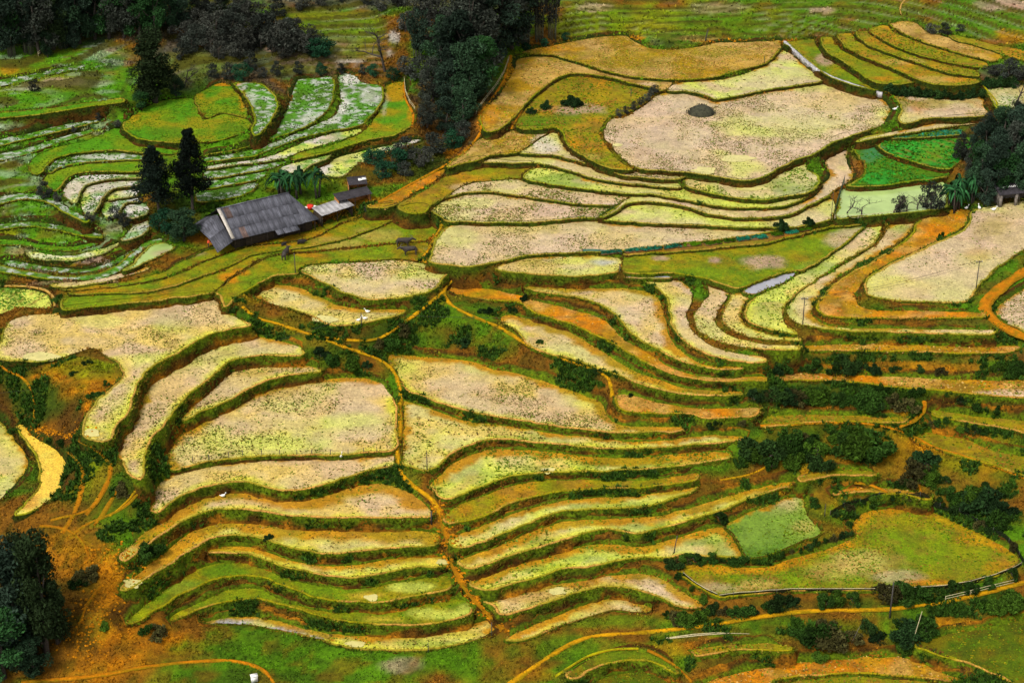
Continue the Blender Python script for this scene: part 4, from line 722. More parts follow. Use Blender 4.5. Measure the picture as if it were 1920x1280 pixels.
    for r in range(RB + 1):
        f_ = r / RB; dpt = f_ * (drop + .3) if r else np.full(n, .06)
        o_ = .16 + np.minimum(dpt, 3) * .36 + (fbm(G[:, 0] + f_ * 3, G[:, 1] - f_ * 2, 1.4, 99) - .5) * (.9 * min(f_ * 2, 1)) * np.clip(drop, .1, 1.3)
        ob = .02 + f_ * omax; zb = np.maximum(ground_z(G[:, 0] + nor[:, 0] * ob, G[:, 1] + nor[:, 1] * ob) + .05 - .12 * (r == RB), h - .06) if r else np.full(n, h - .08)
        bk = sstep(.08, .35, rise); o_ = o_ * (1 - bk) + ob * bk; zz = (h + .02 - dpt) * (1 - bk) + zb * bk
        rows.append(np.stack([G[:, 0] + nor[:, 0] * o_, G[:, 1] + nor[:, 1] * o_, zz], -1))
        gr = sstep(.62, .35, f_ + (fbm(G[:, 0], G[:, 1], 2.6, 101) - .5) * 1.2)[:, None]
        base_ = C['bankb'] * (.5 + .45 * pw) + C['dirt'] * .55 * sstep(.5, .66, pw) * warm * (.4 + .6 * f_)
        gtop = C['bankg'] * .95 * (1 - .5 * (1 - f_)) + C['green'] * .45 * (1 - f_) * warm; foot = sstep(.6, 1.0, f_) * warm * .5; cc_ = base_ * (1 - gr) + gtop * gr; cols.append(cc_ * (1 - foot) + C['dirt'] * .6 * foot)
    strip('bank', rows, cols, M_BANK)
    # grass hanging on the bank
    L = []; per = n * .55
    hb = drop > .25
    if hb.any():
        idx = np.flatnonzero(hb); dens = 5.0
        m_ = int(len(idx) * .55 * dens * np.clip(np.mean(drop[idx]) + .35, .5, 2.2)); s_ = rng.choice(idx, m_)
        f_ = rng.beta(1.0, 1.5, m_); dpt = f_ * drop[s_]; t_ = rng.uniform(-.3, .3, m_); o_ = .14 + dpt * .36 + rng.uniform(-.1, .12, m_)
        P = np.stack([G[s_, 0] + nor[s_, 0] * o_ + tan[s_, 0] * t_, G[s_, 1] + nor[s_, 1] * o_ + tan[s_, 1] * t_, h - dpt + .02], -1)
        dk = sstep(.42, .6, fbm(P[:, 0], P[:, 1], 3.0, 103))[:, None]; top = sstep(.35, .0, f_)[:, None]; wm = warm[s_]
        cc = C['bankg'] * 1.7 * (1 - dk) + (C['bankb'] * 1.5 + C['bankg'] * .4) * dk
        cc = cc * (1 - top * .6) + (C['green'] * .9 + C['olive'] * .25) * (top * .6); cc = cc * (.75 + .35 * wm)
        L.append(tufts(P, np.where(f_ < .3, .28, .40) * rng.uniform(.5, 1.6, m_), .24, 3, cc, .5, nor[s_]))
    # short grass along the crest of the bund
    m_ = int(n * 2.6); s_ = rng.integers(0, n, m_); s_ = s_[rng.uniform(0, 1, m_) < .25 + .75 * front[s_]]; m_ = len(s_); o_ = rng.normal(0, .2, m_); P = np.stack([G[s_, 0] + nor[s_, 0] * o_, G[s_, 1] + nor[s_, 1] * o_, np.full(m_, h + .03)], -1)
    gm = sstep(.4, .62, fbm(P[:, 0], P[:, 1], 2.4, 105))[:, None]; cr = (C['green'] * 1.1 * (1 - gm) + (C['olive'] * .8 + C['straw'] * .3) * gm) * (.55 + .6 * warm[s_]); L.append(tufts(P, .17, .26, 2, cr, .6))
    J = join_tris(L)
    tag(link('grass', mesh_np('grass', J[0] - org, T=J[1], col=J[2]), M_BLADE, root), kind='stuff')
    # stubble and tufts on the field
    dn = kd[3] * (opt.get('d', 1.0) if ty in ('wet', 'wetg', 'smooth', 'yellow', 'crop', 'soil', 'dry', 'olive') else 1.0)
    if dn > 0:
        dn = dn * vary * 1.7; m_ = int(ar * dn * 1.5); a_, b_ = rng.uniform(bx0, bx1, m_ * 3), rng.uniform(by0, by1, m_ * 3); ok = inside(G, a_, b_); a_, b_ = a_[ok], b_[ok]
        ex = fbm(a_, b_, 7, 111 + k); keep = rng.uniform(0, 1, len(a_)) < sstep(.3, .62, ex) * .9 + .12; a_, b_ = a_[keep][:m_], b_[keep][:m_]
        if rowy and ty in ('wet', 'dry', 'vwet', 'crop', 'bright'): b_ = np.round(b_ / .62) * .62 + rng.normal(0, .15, len(b_)) + .35 * np.sin(a_ * .22 + k)
        if ty in ('wet', 'smooth', 'wetg', 'vwet') and len(a_): kw = rng.uniform(0, 1, len(a_)) > .85 * sstep(.54, .62, fbm(a_, b_, 8, 171 + k)); a_, b_ = a_[kw], b_[kw]
        if len(a_):
            ppx, ppy, _q = project(np.stack([a_, b_, np.full(len(a_), h)], -1))
            pick = rng.integers(0, len(kd[6]), len(a_)); pal = np.array([C[c_] for c_ in kd[6]]); cc = pal[pick]
            sz = rng.uniform(.55, 1.3, len(a_)) * pr_.uniform(.8, 1.15)
            J = tufts(np.stack([a_, b_, np.full(len(a_), h - .03)], -1), kd[4] * sz, kd[5] * sz, 4, cc, .9)
            tag(link('stubble' if ty in ('wet', 'wetg', 'smooth', 'yellow', 'dry') else 'tufts', mesh_np('stubble', J[0] - org, T=J[1], col=J[2]), M_BLADE, root), kind='stuff')
for x, y, rx, ry in PUDDLES:
    k = ID[int(y / 2) + 10, int(x / 2) + 10]
    if k < 0: continue
    a = np.linspace(0, 2 * np.pi, 26, endpoint=False); rr = 1 + (vnoise(np.cos(a) * 2 + x, np.sin(a) * 2 + y, 1, 7) - .5) * .6
    P = at_height(x + rx * rr * np.cos(a), y + ry * rr * np.sin(a), LEVEL[k]); c0 = P.mean(0); o = TERRACE[k].location
    V = np.vstack([np.column_stack([P, np.full(26, LEVEL[k] + .035)]), [[c0[0], c0[1], LEVEL[k] + .04]]]) - np.array(o)
    T = [(i, (i + 1) % 26, 26) for i in range(26)]; T = [t[::-1] for t in T] if area2(P) < 0 else T
    link('puddle', mesh_np('puddle', V, T=T), M_PUDDLE, TERRACE[k])
# ------------------------------------------------------------------ footpaths
M_PATH = vcol_mat('path_earth', rough=.95, spec=.1, scales=((.8, .8, 1.2), (4.0, .75, 1.25)), bmp=.04)
PATHS = [
 ('orange', .9, '957,104 945,150 915,195 900,214 903,245 870,285 822,317 765,348 693,388'),
 ('pathy', 1.0, '800,396 826,412 829,424 818,445 804,470 793,488 830,497 858,503 850,520 833,540 831,553 848,573 885,592 938,614 990,646 1008,655 1060,674 1110,690 1140,706 1147,728 1148,745'),
 ('pathy', 1.0, '832,546 790,580 745,612 712,634 680,638 640,636 580,626 520,606 482,596 455,575'),
 ('pathy', 1.1, '612,638 670,658 705,670 735,692 752,728 748,760 750,800 745,845 754,888 775,910 810,935 828,968'),
 ('dirt', 1.2, '826,960 834,985 842,1015 850,1050 864,1085 890,1120 925,1157 945,1180'),
 ('orange', 2.2, '1945,500 1920,510 1880,536 1850,564 1844,582 1868,604 1925,637 1945,648'),
 ('orange', .9, '1425,798 1490,794 1565,791 1640,796 1700,812 1750,837 1850,868 1920,895 1945,903'),
 ('orange', 1.3, '1676,802 1705,790 1730,772 1732,752'),
 ('pathy', 1.1, '938,1292 1000,1250 1060,1211 1110,1192 1200,1185 1330,1171 1430,1154 1520,1144 1660,1141 1760,1129 1840,1111 1945,1084'),
 ('orange', .9, '40,1278 180,1266 280,1248 400,1237 450,1240 495,1256 520,1290'),
 ('orange', .7, '-10,672 12,694 40,705 60,730 65,760 64,790'),
 ('dirt', 1.1, '116,1000 145,950 157,905 158,880 145,858 128,845'),
 ('dirt', 1.1, '160,965 190,925 208,885 204,862 180,842 150,824'),
 ('dirt', .9, '175,985 190,968 203,945 216,925 222,912'), ('dirt', .8, '130,1010 150,990 178,975 212,962 240,945 256,925'), ('dirt', .8, '95,975 120,968 150,962 175,950'), ('pathy', .5, '205,968 238,940 258,912 270,895'), ('dirt', .8, '150,1170 158,1145 172,1120 192,1095'), ('dirt', .7, '75,985 110,988 140,1000 162,1028 170,1060'), ('dirt', .7, '1715,870 1722,900 1728,930'), ('orange', .7, '1600,905 1640,912 1690,935'), ('pathy', .5, '1440,872 1420,884 1395,892 1350,900'),
 ('straw', .7, '-15,537 40,536 85,543 100,556 103,575'),
 ('dirt', .6, '985,196 970,222 958,243'), ('orange', .6, '757,155 760,185 775,215 772,240'),
 ('lime', .5, '1040,1268 1075,1245 1105,1228 1147,1217 1197,1215'), ('dirt', .6, '1215,1218 1240,1230 1272,1252 1298,1278'),
 ('straw', .6, '1690,30 1688,14 1700,-5'), ('lime', .5, '1775,1228 1840,1253 1900,1280'), ('orange', .7, '1650,170 1672,176 1690,200'),
 ('lime', .5, '1838,155 1850,168 1868,190 1871,212'),
]
for ck, wd, s in PATHS:
    P2 = resample(smooth_loop(pts(s), 5, False), 5, False); P = ground_hit(P2[:, 0], P2[:, 1]); P = resample(P, .5, False); 
    for _ in range(3): P[1:-1] = (P[:-2] + 2 * P[1:-1] + P[2:]) / 4
    n = len(P); t = np.gradient(P[:, :2], axis=0); t /= np.linalg.norm(t, axis=1)[:, None] + 1e-9; nr = np.stack([-t[:, 1], t[:, 0]], -1)
    wj = wd * (.58 if wd < 1.4 else .7) * (.4 + 1.0 * fbm(P[:, 0], P[:, 1], 2.2, 121)); rows = []; cols = []
    z = np.mean([ground_z(P[:, 0] + nr[:, 0] * o, P[:, 1] + nr[:, 1] * o) for o in (-.4, 0, .4)], 0)
    if wd > 1.4: z = np.maximum.reduce([ground_z(P[:, 0] + nr[:, 0] * o, P[:, 1] + nr[:, 1] * o) for o in (-.7, 0, .7)])
    for _ in range(4): z[1:-1] = (z[:-2] + 2 * z[1:-1] + z[2:]) / 4
    for o, dz in ((-.8, -.10), (-.35, .07), (0, .08), (.35, .07), (.8, -.10)):
        rows.append(np.stack([P[:, 0] + nr[:, 0] * o * wj, P[:, 1] + nr[:, 1] * o * wj, z + dz + .05], -1))
        cc = (C[ck] * .72 + C['dirt'] * .15) * (1 if abs(o) < .5 else 0) + (C['dirt'] * .35 + C['olive'] * .3) * (0 if abs(o) < .5 else 1) * (.6 + .8 * fbm(P[:, 0], P[:, 1], 1.2, 123))[:, None]; gw = .6 * sstep(.52, .66, fbm(P[:, 0] + o * 3, P[:, 1], 1.6, 125))[:, None]; cols.append(cc * (1 - gw) + C['olive'] * .7 * gw)
    i = np.arange(n - 1); Q = np.vstack([np.stack([r * n + i, (r + 1) * n + i, (r + 1) * n + i + 1, r * n + i + 1], -1)[:, ::-1] for r in range(4)])
    tag(link('path', mesh_np('path', np.vstack(rows), Q=Q, col=np.vstack(cols), smooth=True), M_PATH), kind='structure')

# ------------------------------------------------------------------ grass over the open ground, too much to count
vis = np.flatnonzero((FREE & (PXg > -40) & (PXg < 1960) & (PYg > -40) & (PYg < 1320)).ravel())
wv = 1.0 / project(np.stack([gxf[vis], gyf[vis], HS.ravel()[vis]], -1))[2] ** 1.5; m_ = 170000; pk = rng.choice(vis, m_, p=wv / wv.sum()); jj_, ji = pk // NX, pk % NX
GP = np.stack([gxf[pk] + rng.uniform(-.35, .35, m_), gyf[pk] + rng.uniform(-.35, .35, m_), np.zeros(m_)], -1); GP[:, 2] = ground_z(GP[:, 0], GP[:, 1])
gc = gcol.reshape(NY, NX, 3)[jj_, ji]; v_ = fbm(GP[:, 0], GP[:, 1], 3, 131)[:, None]
gc = gc * (.55 + .9 * rng.uniform(0, 1, (len(GP), 1))) ; kp = rng.uniform(0, 1, len(GP)) < sstep(.35, .6, v_[:, 0]) * .8 + .1
GP, gc = GP[kp], gc[kp]; sz = rng.uniform(.6, 1.4, len(GP)) * (GP[:, 1] / 260)
kf = rng.uniform(0, 1, len(GP)) > .8 * fz.ravel()[pk][kp]; GP, gc, sz = GP[kf], gc[kf], sz[kf]
J = tufts(GP, .24 * sz, .26 * sz, 3, gc * 1.25, .6)
tag(link('grass', mesh_np('grass', J[0], T=J[1], col=J[2]), M_BLADE), 'mixed green and brown grass on the slopes between the terraces', 'grass', kind='stuff')

wq = np.flatnonzero((FREE & (PXg > -20) & (PXg < 1940) & (PYg > 380) & (PYg < 1300) & (fbm(GX, GY, 4.5, 133) > .5)).ravel() & (gcol[:, 1] > gcol[:, 0] * .75) & (slope > .3) & ~((pxf < 320) & (pyf < 530)) & ~((pyf > 1195) & (pxf < 960))); pk = rng.choice(wq, 16000); GP = np.stack([gxf[pk] + rng.uniform(-.35, .35, len(pk)), gyf[pk] + rng.uniform(-.35, .35, len(pk)), np.zeros(len(pk))], -1); GP[:, 2] = ground_z(GP[:, 0], GP[:, 1])
sz = rng.uniform(.5, 1.5, len(pk)); J = tufts(GP, .42 * sz, .34 * sz, 6, (C['shrub'] * 1.3)[None] * rng.uniform(.6, 1.6, (len(pk), 1)), .7)
tag(link('weeds', mesh_np('weeds', J[0], T=J[1], col=J[2]), M_BLADE), 'dark weeds growing in clumps on the banks and slopes', 'weeds', kind='stuff')

# ------------------------------------------------------------------ trees and bushes
def leafcloud(cen, rad, nleaf, size, col, rs, flat=1.0, droop=0.0, inner=.35):
    """leaf triangles spread through ellipsoidal clumps; cen (N,3) rad (N,3)"""
    cen = np.asarray(cen, float); rad = np.asarray(rad, float); N = len(cen); k = rs.integers(0, N, nleaf)
    d = rs.normal(size=(nleaf, 3)); d /= np.linalg.norm(d, axis=1)[:, None]; r = rs.uniform(inner, 1.0, nleaf) ** .6
    p = cen[k] + d * rad[k] * r[:, None]
    a = rs.normal(size=(nleaf, 3)); a[:, 2] *= flat; a /= np.linalg.norm(a, axis=1)[:, None]; b = np.cross(a, rs.normal(size=(nleaf, 3))); b /= np.linalg.norm(b, axis=1)[:, None] + 1e-9
    a[:, 2] -= droop; s = size * rs.uniform(.6, 1.4, nleaf)[:, None]
    V = np.empty((nleaf, 4, 3)); V[:, 0] = p - a * s; V[:, 1] = p + b * s * .45; V[:, 2] = p + a * s; V[:, 3] = p - b * s * .45
    c = np.array(col)[None] * rs.uniform(.6, 1.45, (nleaf, 1)) * (1 + rs.uniform(-.18, .18, (N, 1)))[k]
    return V.reshape(-1, 3), np.arange(nleaf * 4).reshape(-1, 4), np.repeat(c, 4, 0)
def tree_proto(trunk, V, Q, cc, bark=M_BARK):
    return (trunk.mesh('trunk', smooth=True), mesh_np('crown', V, Q=Q, col=cc), bark)
def limb(rs, p, d, L, n=4, bend=.25):
    P = [np.array(p, float)]; d = np.array(d, float)
    for _ in range(n): d = d + rs.normal(size=3) * bend; d /= np.linalg.norm(d); P.append(P[-1] + d * L / n)
    return np.array(P)
def broad(seed, H, Rw, col, nleaf=3200, size=.26, low=.3, lumps=22, slim=1.0):
    rs = np.random.default_rng(seed); tk = MB(); P = limb(rs, (0, 0, -.4), (0, 0, 1), H * .72, 6, .07); tk.tube(P, np.linspace(H * .03, H * .008, 7), 7)
    cen = []; rad = []
    for i in range(lumps):
        f = rs.uniform(low, 1.0); a = rs.uniform(0, 2 * np.pi); w = Rw * (1 - .75 * ((f - .5) / .5) ** 2 if f > .5 else .65 + .7 * f) * rs.uniform(.35, .95)
        c = np.array([math.cos(a) * w, math.sin(a) * w, H * f * .93]); cen.append(c); q = Rw * rs.uniform(.28, .5) * slim; rad.append((q, q, q * rs.uniform(.6, .9)))
        if i < 9:
            s = P[min(int(f * 6), 5)]; tk.tube(np.array([s, (s + c) / 2 + np.array([0, 0, -.1 * H * .2]), c]), [H * .011, H * .008, H * .003], 5)
    return tree_proto(tk, *leafcloud(cen, rad, nleaf, size, col, rs))
def pine(seed, H, Rw, col, nleaf=9000):
    rs = np.random.default_rng(seed); tk = MB(); P = limb(rs, (0, 0, -.4), (0, 0, 1), H * .97, 8, .03); tk.tube(P, np.linspace(H * .02, H * .004, 9), 7); cen = []; rad = []
    for i in range(64):
        z = .27 + .73 * (i / 63) ** 1.05; w = Rw * max(.0, 1.08 - ((z - .27) / .73) ** 1.4) * rs.uniform(.35, 1.0) * (1 if z > .36 else .7); a = rs.uniform(0, 2 * np.pi); q = P[min(int(z * 8), 8)]
        s = np.array([q[0], q[1], z * H - .3]); e = np.array([q[0] + math.cos(a) * w, q[1] + math.sin(a) * w, z * H + rs.uniform(-.3, .2)]); cen.append(e); k = Rw * rs.uniform(.32, .52) * (1.15 - .5 * z); rad.append((k, k, k * .6))
        if i % 2 == 0: tk.tube(np.array([s, (s + e) / 2 + [0, 0, .1], e]), [.06, .04, .015], 4)
    return tree_proto(tk, *leafcloud(cen, rad, nleaf, .16, col, rs, inner=.15))
def bamboo(seed, H, R, col, culms=26, nleaf=3600):
    rs = np.random.default_rng(seed); tk = MB(); cen = []; rad = []
    for i in range(culms):
        a = rs.uniform(0, 2 * np.pi); r = R * math.sqrt(rs.uniform(0, 1)) * .55; b = np.array([math.cos(a) * r, math.sin(a) * r, -.3]); h = H * rs.uniform(.7, 1.0); ln = rs.uniform(.05, .22) * h; o = np.array([math.cos(a), math.sin(a), 0])
        P = np.array([b + o * ln * t ** 2.4 + np.array([0, 0, h * t - .10 * h * t ** 4]) for t in np.linspace(0, 1, 7)]); tk.tube(P, np.linspace(.075, .02, 7), 5)
        for t in (.45, .6, .75, .88, 1.0):
            q = P[min(int(t * 6), 6)]; cen.append(q); rad.append((H * .055, H * .055, H * .07))
    return tree_proto(tk, *leafcloud(cen, rad, nleaf, .3, col, rs, droop=.5, inner=.1), bark=M_CULM)
def bare(seed, H, depth=5, twig=.02, spread=.55, pale=False):
    rs = np.random.default_rng(seed); tk = MB()
    def go(p, d, L, r, k):
        P = limb(rs, p, d, L, 3, .14); tk.tube(P, np.linspace(r, r * .62, 4), 5 if k > 2 else 4, cap=k == 0)
        if k == 0: return
        for _ in range(rs.integers(2, 4)):
            nd = (P[-1] - P[-2]) / np.linalg.norm(P[-1] - P[-2]) + rs.normal(size=3) * spread; nd[2] = abs(nd[2]) * .7 + .18; nd /= np.linalg.norm(nd); go(P[rs.integers(2, 4)], nd, L * rs.uniform(.6, .8), r * .58, k - 1)
    go((0, 0, -.3), (0, 0, 1), H * .36, H * .026, depth)
    return (tk.mesh('trunk', smooth=True), None, M_BARKPALE if pale else M_BARK)
def bush(seed, col, nleaf=2600, lumps=11, size=.085, flat=1.0):
    rs = np.random.default_rng(seed); tk = MB(); cen = []; rad = []
    for i in range(lumps):
        a = rs.uniform(0, 2 * np.pi); w = rs.uniform(.1, .8); c = np.array([math.cos(a) * w, math.sin(a) * w * .8, rs.uniform(.15, .85 - .4 * w) * flat]); cen.append(c); q = rs.uniform(.16, .36); rad.append((q, q, q * .8)); tk.tube(np.array([[0, 0, -.2], c * [.5, .5, .6], c]), [.04, .03, .01], 4)
    cen.append((0, 0, .15)); rad.append((.75, .65, .22))
    return tree_proto(tk, *leafcloud(cen, rad, nleaf, size, col, rs))
def banana(seed, H, stems=7, col=(.009, .036, .011)):
    rs = np.random.default_rng(seed); tk = MB(); V = []; Q = []; K = []; n0 = 0
    for s in range(stems):
        b = np.array([rs.uniform(-1.7, 1.7), rs.uniform(-1.2, 1.2), -.2]); h = H * rs.uniform(.5, .74); top = b + np.array([rs.uniform(-.4, .4), rs.uniform(-.4, .4), h]); tk.tube(np.array([b, (b + top) / 2, top]), [.17, .14, .08], 6)
        for k in range(11):
            a = rs.uniform(0, 2 * np.pi); L = H * rs.uniform(.32, .5); o = np.array([math.cos(a), math.sin(a), 0]); sd = np.array([-o[1], o[0], 0]); up = rs.uniform(.15, 1.5)
            m = 8; c_ = np.array(col) * rs.uniform(.5, 2.2); tw = rs.uniform(-.5, .5)
            for i in range(m + 1):
                t = i / m; p = top + o * L * (t * .85 - .12 * t ** 3) + np.array([0, 0, L * (up * t - (.75 + up * .7) * t * t)]); w = L * .085 * math.sin(math.pi * min(1, t * .9 + .08)) ** .7 * rs.uniform(.75, 1.15)
                V += [p - sd * w + [0, 0, -w * (.5 + tw)], p, p + sd * w + [0, 0, -w * (.5 - tw)]]; K += [c_ * .7, c_ * 1.4, c_ * .8]
            for i in range(m):
                q = n0 + i * 3; Q += [(q, q + 1, q + 4, q + 3), (q + 1, q + 2, q + 5, q + 4)]
            n0 += (m + 1) * 3
    return (tk.mesh('trunk', smooth=True), mesh_np('crown', np.array(V), Q=Q, col=np.array(K)), M_BARK)
M_CULM = plain('bamboo_culm', (.07, .075, .045), .7, .6, 1.4, 4)
def plant(proto, name, px, py, hpx, hnat, label, cat, group=None, rot=None, wide=1.0, sink=0.0, par=('trunk', 'crown')):
    """stands where the photo shows its foot (px, py) and is as tall there as in the photo (hpx)"""
    p, ppm = spot(px, py); th = TH + (py - 640) / F; s = hpx / (ppm * math.cos(th)) / hnat
    o = thing(name, p - Vector((0, 0, sink)), label, cat, group, rot if rot is not None else rng.uniform(0, 6.28)); o.scale = (s * wide, s * wide, s)
    link(par[0], proto[0], proto[2], o)
    if proto[1] is not None: link(par[1], proto[1], M_LEAF, o)
    return o
DKG = (.018, .040, .018); BLG = (.017, .031, .019); MDG = (.022, .055, .014); SCR = (.038, .041, .032)
P_PINE = [pine(1, 12, 3.0, (.006, .011, .007), 12000), pine(2, 12, 2.6, (.006, .011, .007), 12000)]
P_BROAD = [broad(10 + i, 12, 3.4, c, 6500, .23, .14, 32) for i, c in enumerate((DKG, BLG, (.016, .050, .013), (.026, .031, .023)))]
P_SLIM = [broad(20, 14, 2.6, (.014, .025, .008), 10000, .22, .06, 46, 1.35), broad(21, 14, 2.4, BLG, 9000, .22, .06, 42, 1.35)]
P_BAMB = [bamboo(30, 14, 2.4, BLG), bamboo(31, 14, 2.2, (.014, .024, .016)), bamboo(32, 15, 2.0, (.02, .022, .018), 22, 1500)]
P_BARE = [bare(40, 12), bare(41, 10, 5, pale=True), bare(42, 6, 4, spread=.8), bare(43, 6, 4, spread=.9)]
P_SCRUB = [broad(50, 5, 2.6, SCR, 1700, .2, .15, 16), broad(51, 5, 2.4, (.028, .034, .026), 1800, .2, .12, 16), broad(52, 5, 2.8, (.012, .05, .022), 2000, .2, .12, 16)]
P_BUSH = [bush(60, (.016, .042, .005)), bush(61, (.014, .032, .006)), bush(62, (.034, .072, .006)), bush(63, (.011, .028, .007)), bush(64, (.016, .038, .005), 2200, 8), bush(65, (.045, .042, .012), 2000, 14), bush(66, (.02, .05, .006), 2400, 12)]
P_BAN = [banana(70, 6), banana(71, 6, 4)]
# the two pines by the house
plant(P_PINE[0], 'pine_tree', 300, 408, 132, 12, 'shorter dark pine with a broad crown beside the house', 'tree', 'pines by the house', wide=1.15)
plant(P_PINE[1], 'pine_tree', 362, 402, 158, 12, 'taller slender dark pine nearest the house roof', 'tree', 'pines by the house', wide=.95)
plant(P_BROAD[0], 'broadleaf_bush', 345, 452, 62, 12, 'dark green bush at the foot of the two pines beside the house', 'bush', wide=1.6)
plant(P_SCRUB[2], 'broadleaf_bush', 312, 440, 46, 5, 'low leafy bush below the shorter pine', 'bush')
for x, y, h, w in ((535, 366, 60, 1.15), (580, 372, 70, 1.2)):
    plant(P_BAN[0] if x < 560 else P_BAN[1], 'banana_plant', x, y, h, 6, 'banana clump standing nearer the house ridge' if x < 560 else 'taller banana clump just behind the hip of the roof', 'banana plant', 'banana plants behind the house', wide=w)
plant(P_BAN[0], 'banana_plant', 1790, 392, 66, 6, 'banana clump beside the pond and the dark trees', 'banana plant', wide=1.0)
plant(P_BAN[1], 'banana_plant', 1812, 385, 72, 6, 'second banana clump, closer to the dark shed', 'banana plant', wide=.9)
# far wood on the top edge
WL = 'dark tree in the far wood along the top edge'
k = 0
for x, y, h in [(-10,100,150),(20,104,170),(48,98,160),(75,100,140),(100,92,150),(125,88,150),(150,82,140),(178,74,130),(205,72,140),(232,74,130),(262,76,130),(292,78,120),(15,70,120),(60,66,120),(110,60,120),(160,52,120),(215,48,110),(270,50,120),(320,62,110),(345,58,110),(330,30,90),(380,40,80),(420,30,70),(460,24,60),(90,108,50),(140,92,46)]:
    pr = (P_BROAD + P_SLIM)[k % 6]; pr = P_BROAD[2] if x in (262, 292) else pr
    plant(pr, 'forest_tree', x, y, h, 12 if pr in P_BROAD else 14, WL, 'tree', 'wood above the far green slope', wide=.85); k += 1
for x, y, h, w, i in [(22,106,110,.8,0),(55,102,120,.8,1),(118,90,120,.8,0)]:
    plant(P_BAMB[i], 'bamboo_clump', x, y, h, 14, 'tall dark bamboo clump at the front of the far wood', 'bamboo', 'bamboo of the far wood', wide=w)
for x, y, h, i in [(395,82,52,0),(425,92,50,1),(455,98,55,0),(490,92,60,1),(520,96,66,0),(545,98,60,1),(575,100,46,0),(360,100,40,1),(385,60,50,0),(440,60,50,1),(480,40,46,0),(520,30,40,1),(560,20,36,0),(600,12,34,0),(640,4,30,1),(505,72,46,1),(410,112,36,0),(470,130,34,1),(430,150,30,1),(455,152,34,2),(400,146,26,1),(490,146,24,0),(520,142,26,1),(560,140,24,1),(600,140,22,2),(640,138,18,1),(700,145,24,2),(735,150,24,2),(680,140,18,1),(350,80,50,0),(370,90,44,1),(405,75,56,0),(435,80,54,1),(465,85,56,0),(500,84,60,1),(535,88,62,0),(560,84,50,0),(415,50,56,1),(455,45,50,0),(395,100,40,0),(340,110,30,1),(590,96,40,1),(445,108,36,0),(610,108,28,2),(530,110,30,0),(760,60,40,0),(790,30,50,0),(820,40,60,0),(720,20,30,0),(690,10,30,1),(750,10,40,0),(820,90,60,0),(770,140,40,0),(790,150,44,1)]:
    plant(P_SCRUB[i], 'scrub_tree', x, y, h, 5, 'grey brown leafless scrub on the far slope' if i == 0 else ('dull green scrub on the far slope' if i == 1 else 'bluish green low bush along the far field edge'), 'shrub', ('grey scrub', 'dull scrub', 'bluish bushes')[i] + ' on the far slope')
plant(P_SCRUB[2], 'scrub_tree', 600, 104, 34, 5, 'rounded bluish green bush beside the brown far field', 'shrub', wide=1.5)
plant(P_SLIM[0], 'broadleaf_tree', 292, 192, 138, 14, 'tall dark tree standing alone below the far wood', 'tree', wide=1.25)
plant(P_BROAD[0], 'broadleaf_bush', 330, 180, 40, 12, 'dark bush beside the orange crest of the hilltop terrace', 'bush', wide=1.4)
plant(P_BROAD[2], 'broadleaf_bush', 265, 205, 34, 12, 'dark bush at the edge of the round hilltop terrace', 'bush', wide=1.7)
plant(P_BARE[0], 'young_tree', 346, 165, 66, 12, 'thin young tree beside the tall lone dark tree', 'tree')
for x, y, h in ((65, 172, 22), (220, 238, 16), (185, 226, 14), (140, 248, 12), (85, 372, 30), (172, 418, 22), (215, 412, 26), (235, 425, 24), (110, 378, 18)):
    plant(P_SCRUB[1 if x % 2 else 0], 'scrub_tree', x, y, h, 5, 'small grey shrub among the far green fields', 'shrub', 'shrubs in the far green fields')
plant(P_BARE[0], 'bare_tree', 722, 134, 140, 12, 'tall leafless tree standing alone before the far fields', 'tree', wide=.75)
plant(P_BAMB[0], 'bamboo_clump', 785, 112, 98, 14, 'feathery dark bamboo clump above the ravine', 'bamboo', wide=.95)
for x, y, h, i in [(830,150,120,0),(860,170,150,1),(890,140,170,3),(915,120,170,1),(940,98,170,3),(960,92,150,1),(880,200,130,0),(845,210,100,1),(810,190,80,3),(905,180,110,2),(870,240,90,0),(835,250,70,1),(800,240,60,3),(860,100,120,3),(900,90,130,1)]:
    plant(P_BROAD[i], 'ravine_tree', x, y, h, 12, 'dark tree crowded in the ravine beside the straw coloured field', 'tree', 'trees in the ravine', wide=1.0)
plant(P_BARE[1], 'bare_tree', 915, 105, 110, 10, 'pale leafless tree among the dark ravine trees', 'tree')
plant(P_BARE[1], 'bare_tree', 850, 135, 60, 10, 'small leafless tree leaning in the ravine', 'tree')
for x, y, h in ((985, 84, 130), (1012, 78, 150), (1036, 72, 150)):
    plant(P_BAMB[2], 'bamboo_clump', x, y, h, 15, {985: 'bamboo clump nearest the ravine trees', 1012: 'middle bamboo clump with bare upright culms at the top', 1036: 'outer bamboo clump with upright culms beside the green slope'}[x], 'bamboo', 'upright bamboo at the top', wide=.75)
for x, y, h, i in [(700,310,30,2),(735,318,40,2),(760,300,40,1),(785,312,36,0),(815,290,40,1),(845,278,34,2),(760,330,26,1),(720,335,30,2),(690,300,18,2),(870,262,34,1),(1060,76,14,2),(1020,86,14,2),(985,94,14,2)]:
    plant(P_SCRUB[i], 'ravine_bush', x, y, h, 5, 'green and brown bush in the lower ravine' if y > 200 else 'low green bush at the foot of the bamboo', 'bush', 'bushes in the lower ravine' if y > 200 else 'bushes under the bamboo', wide=1.2)
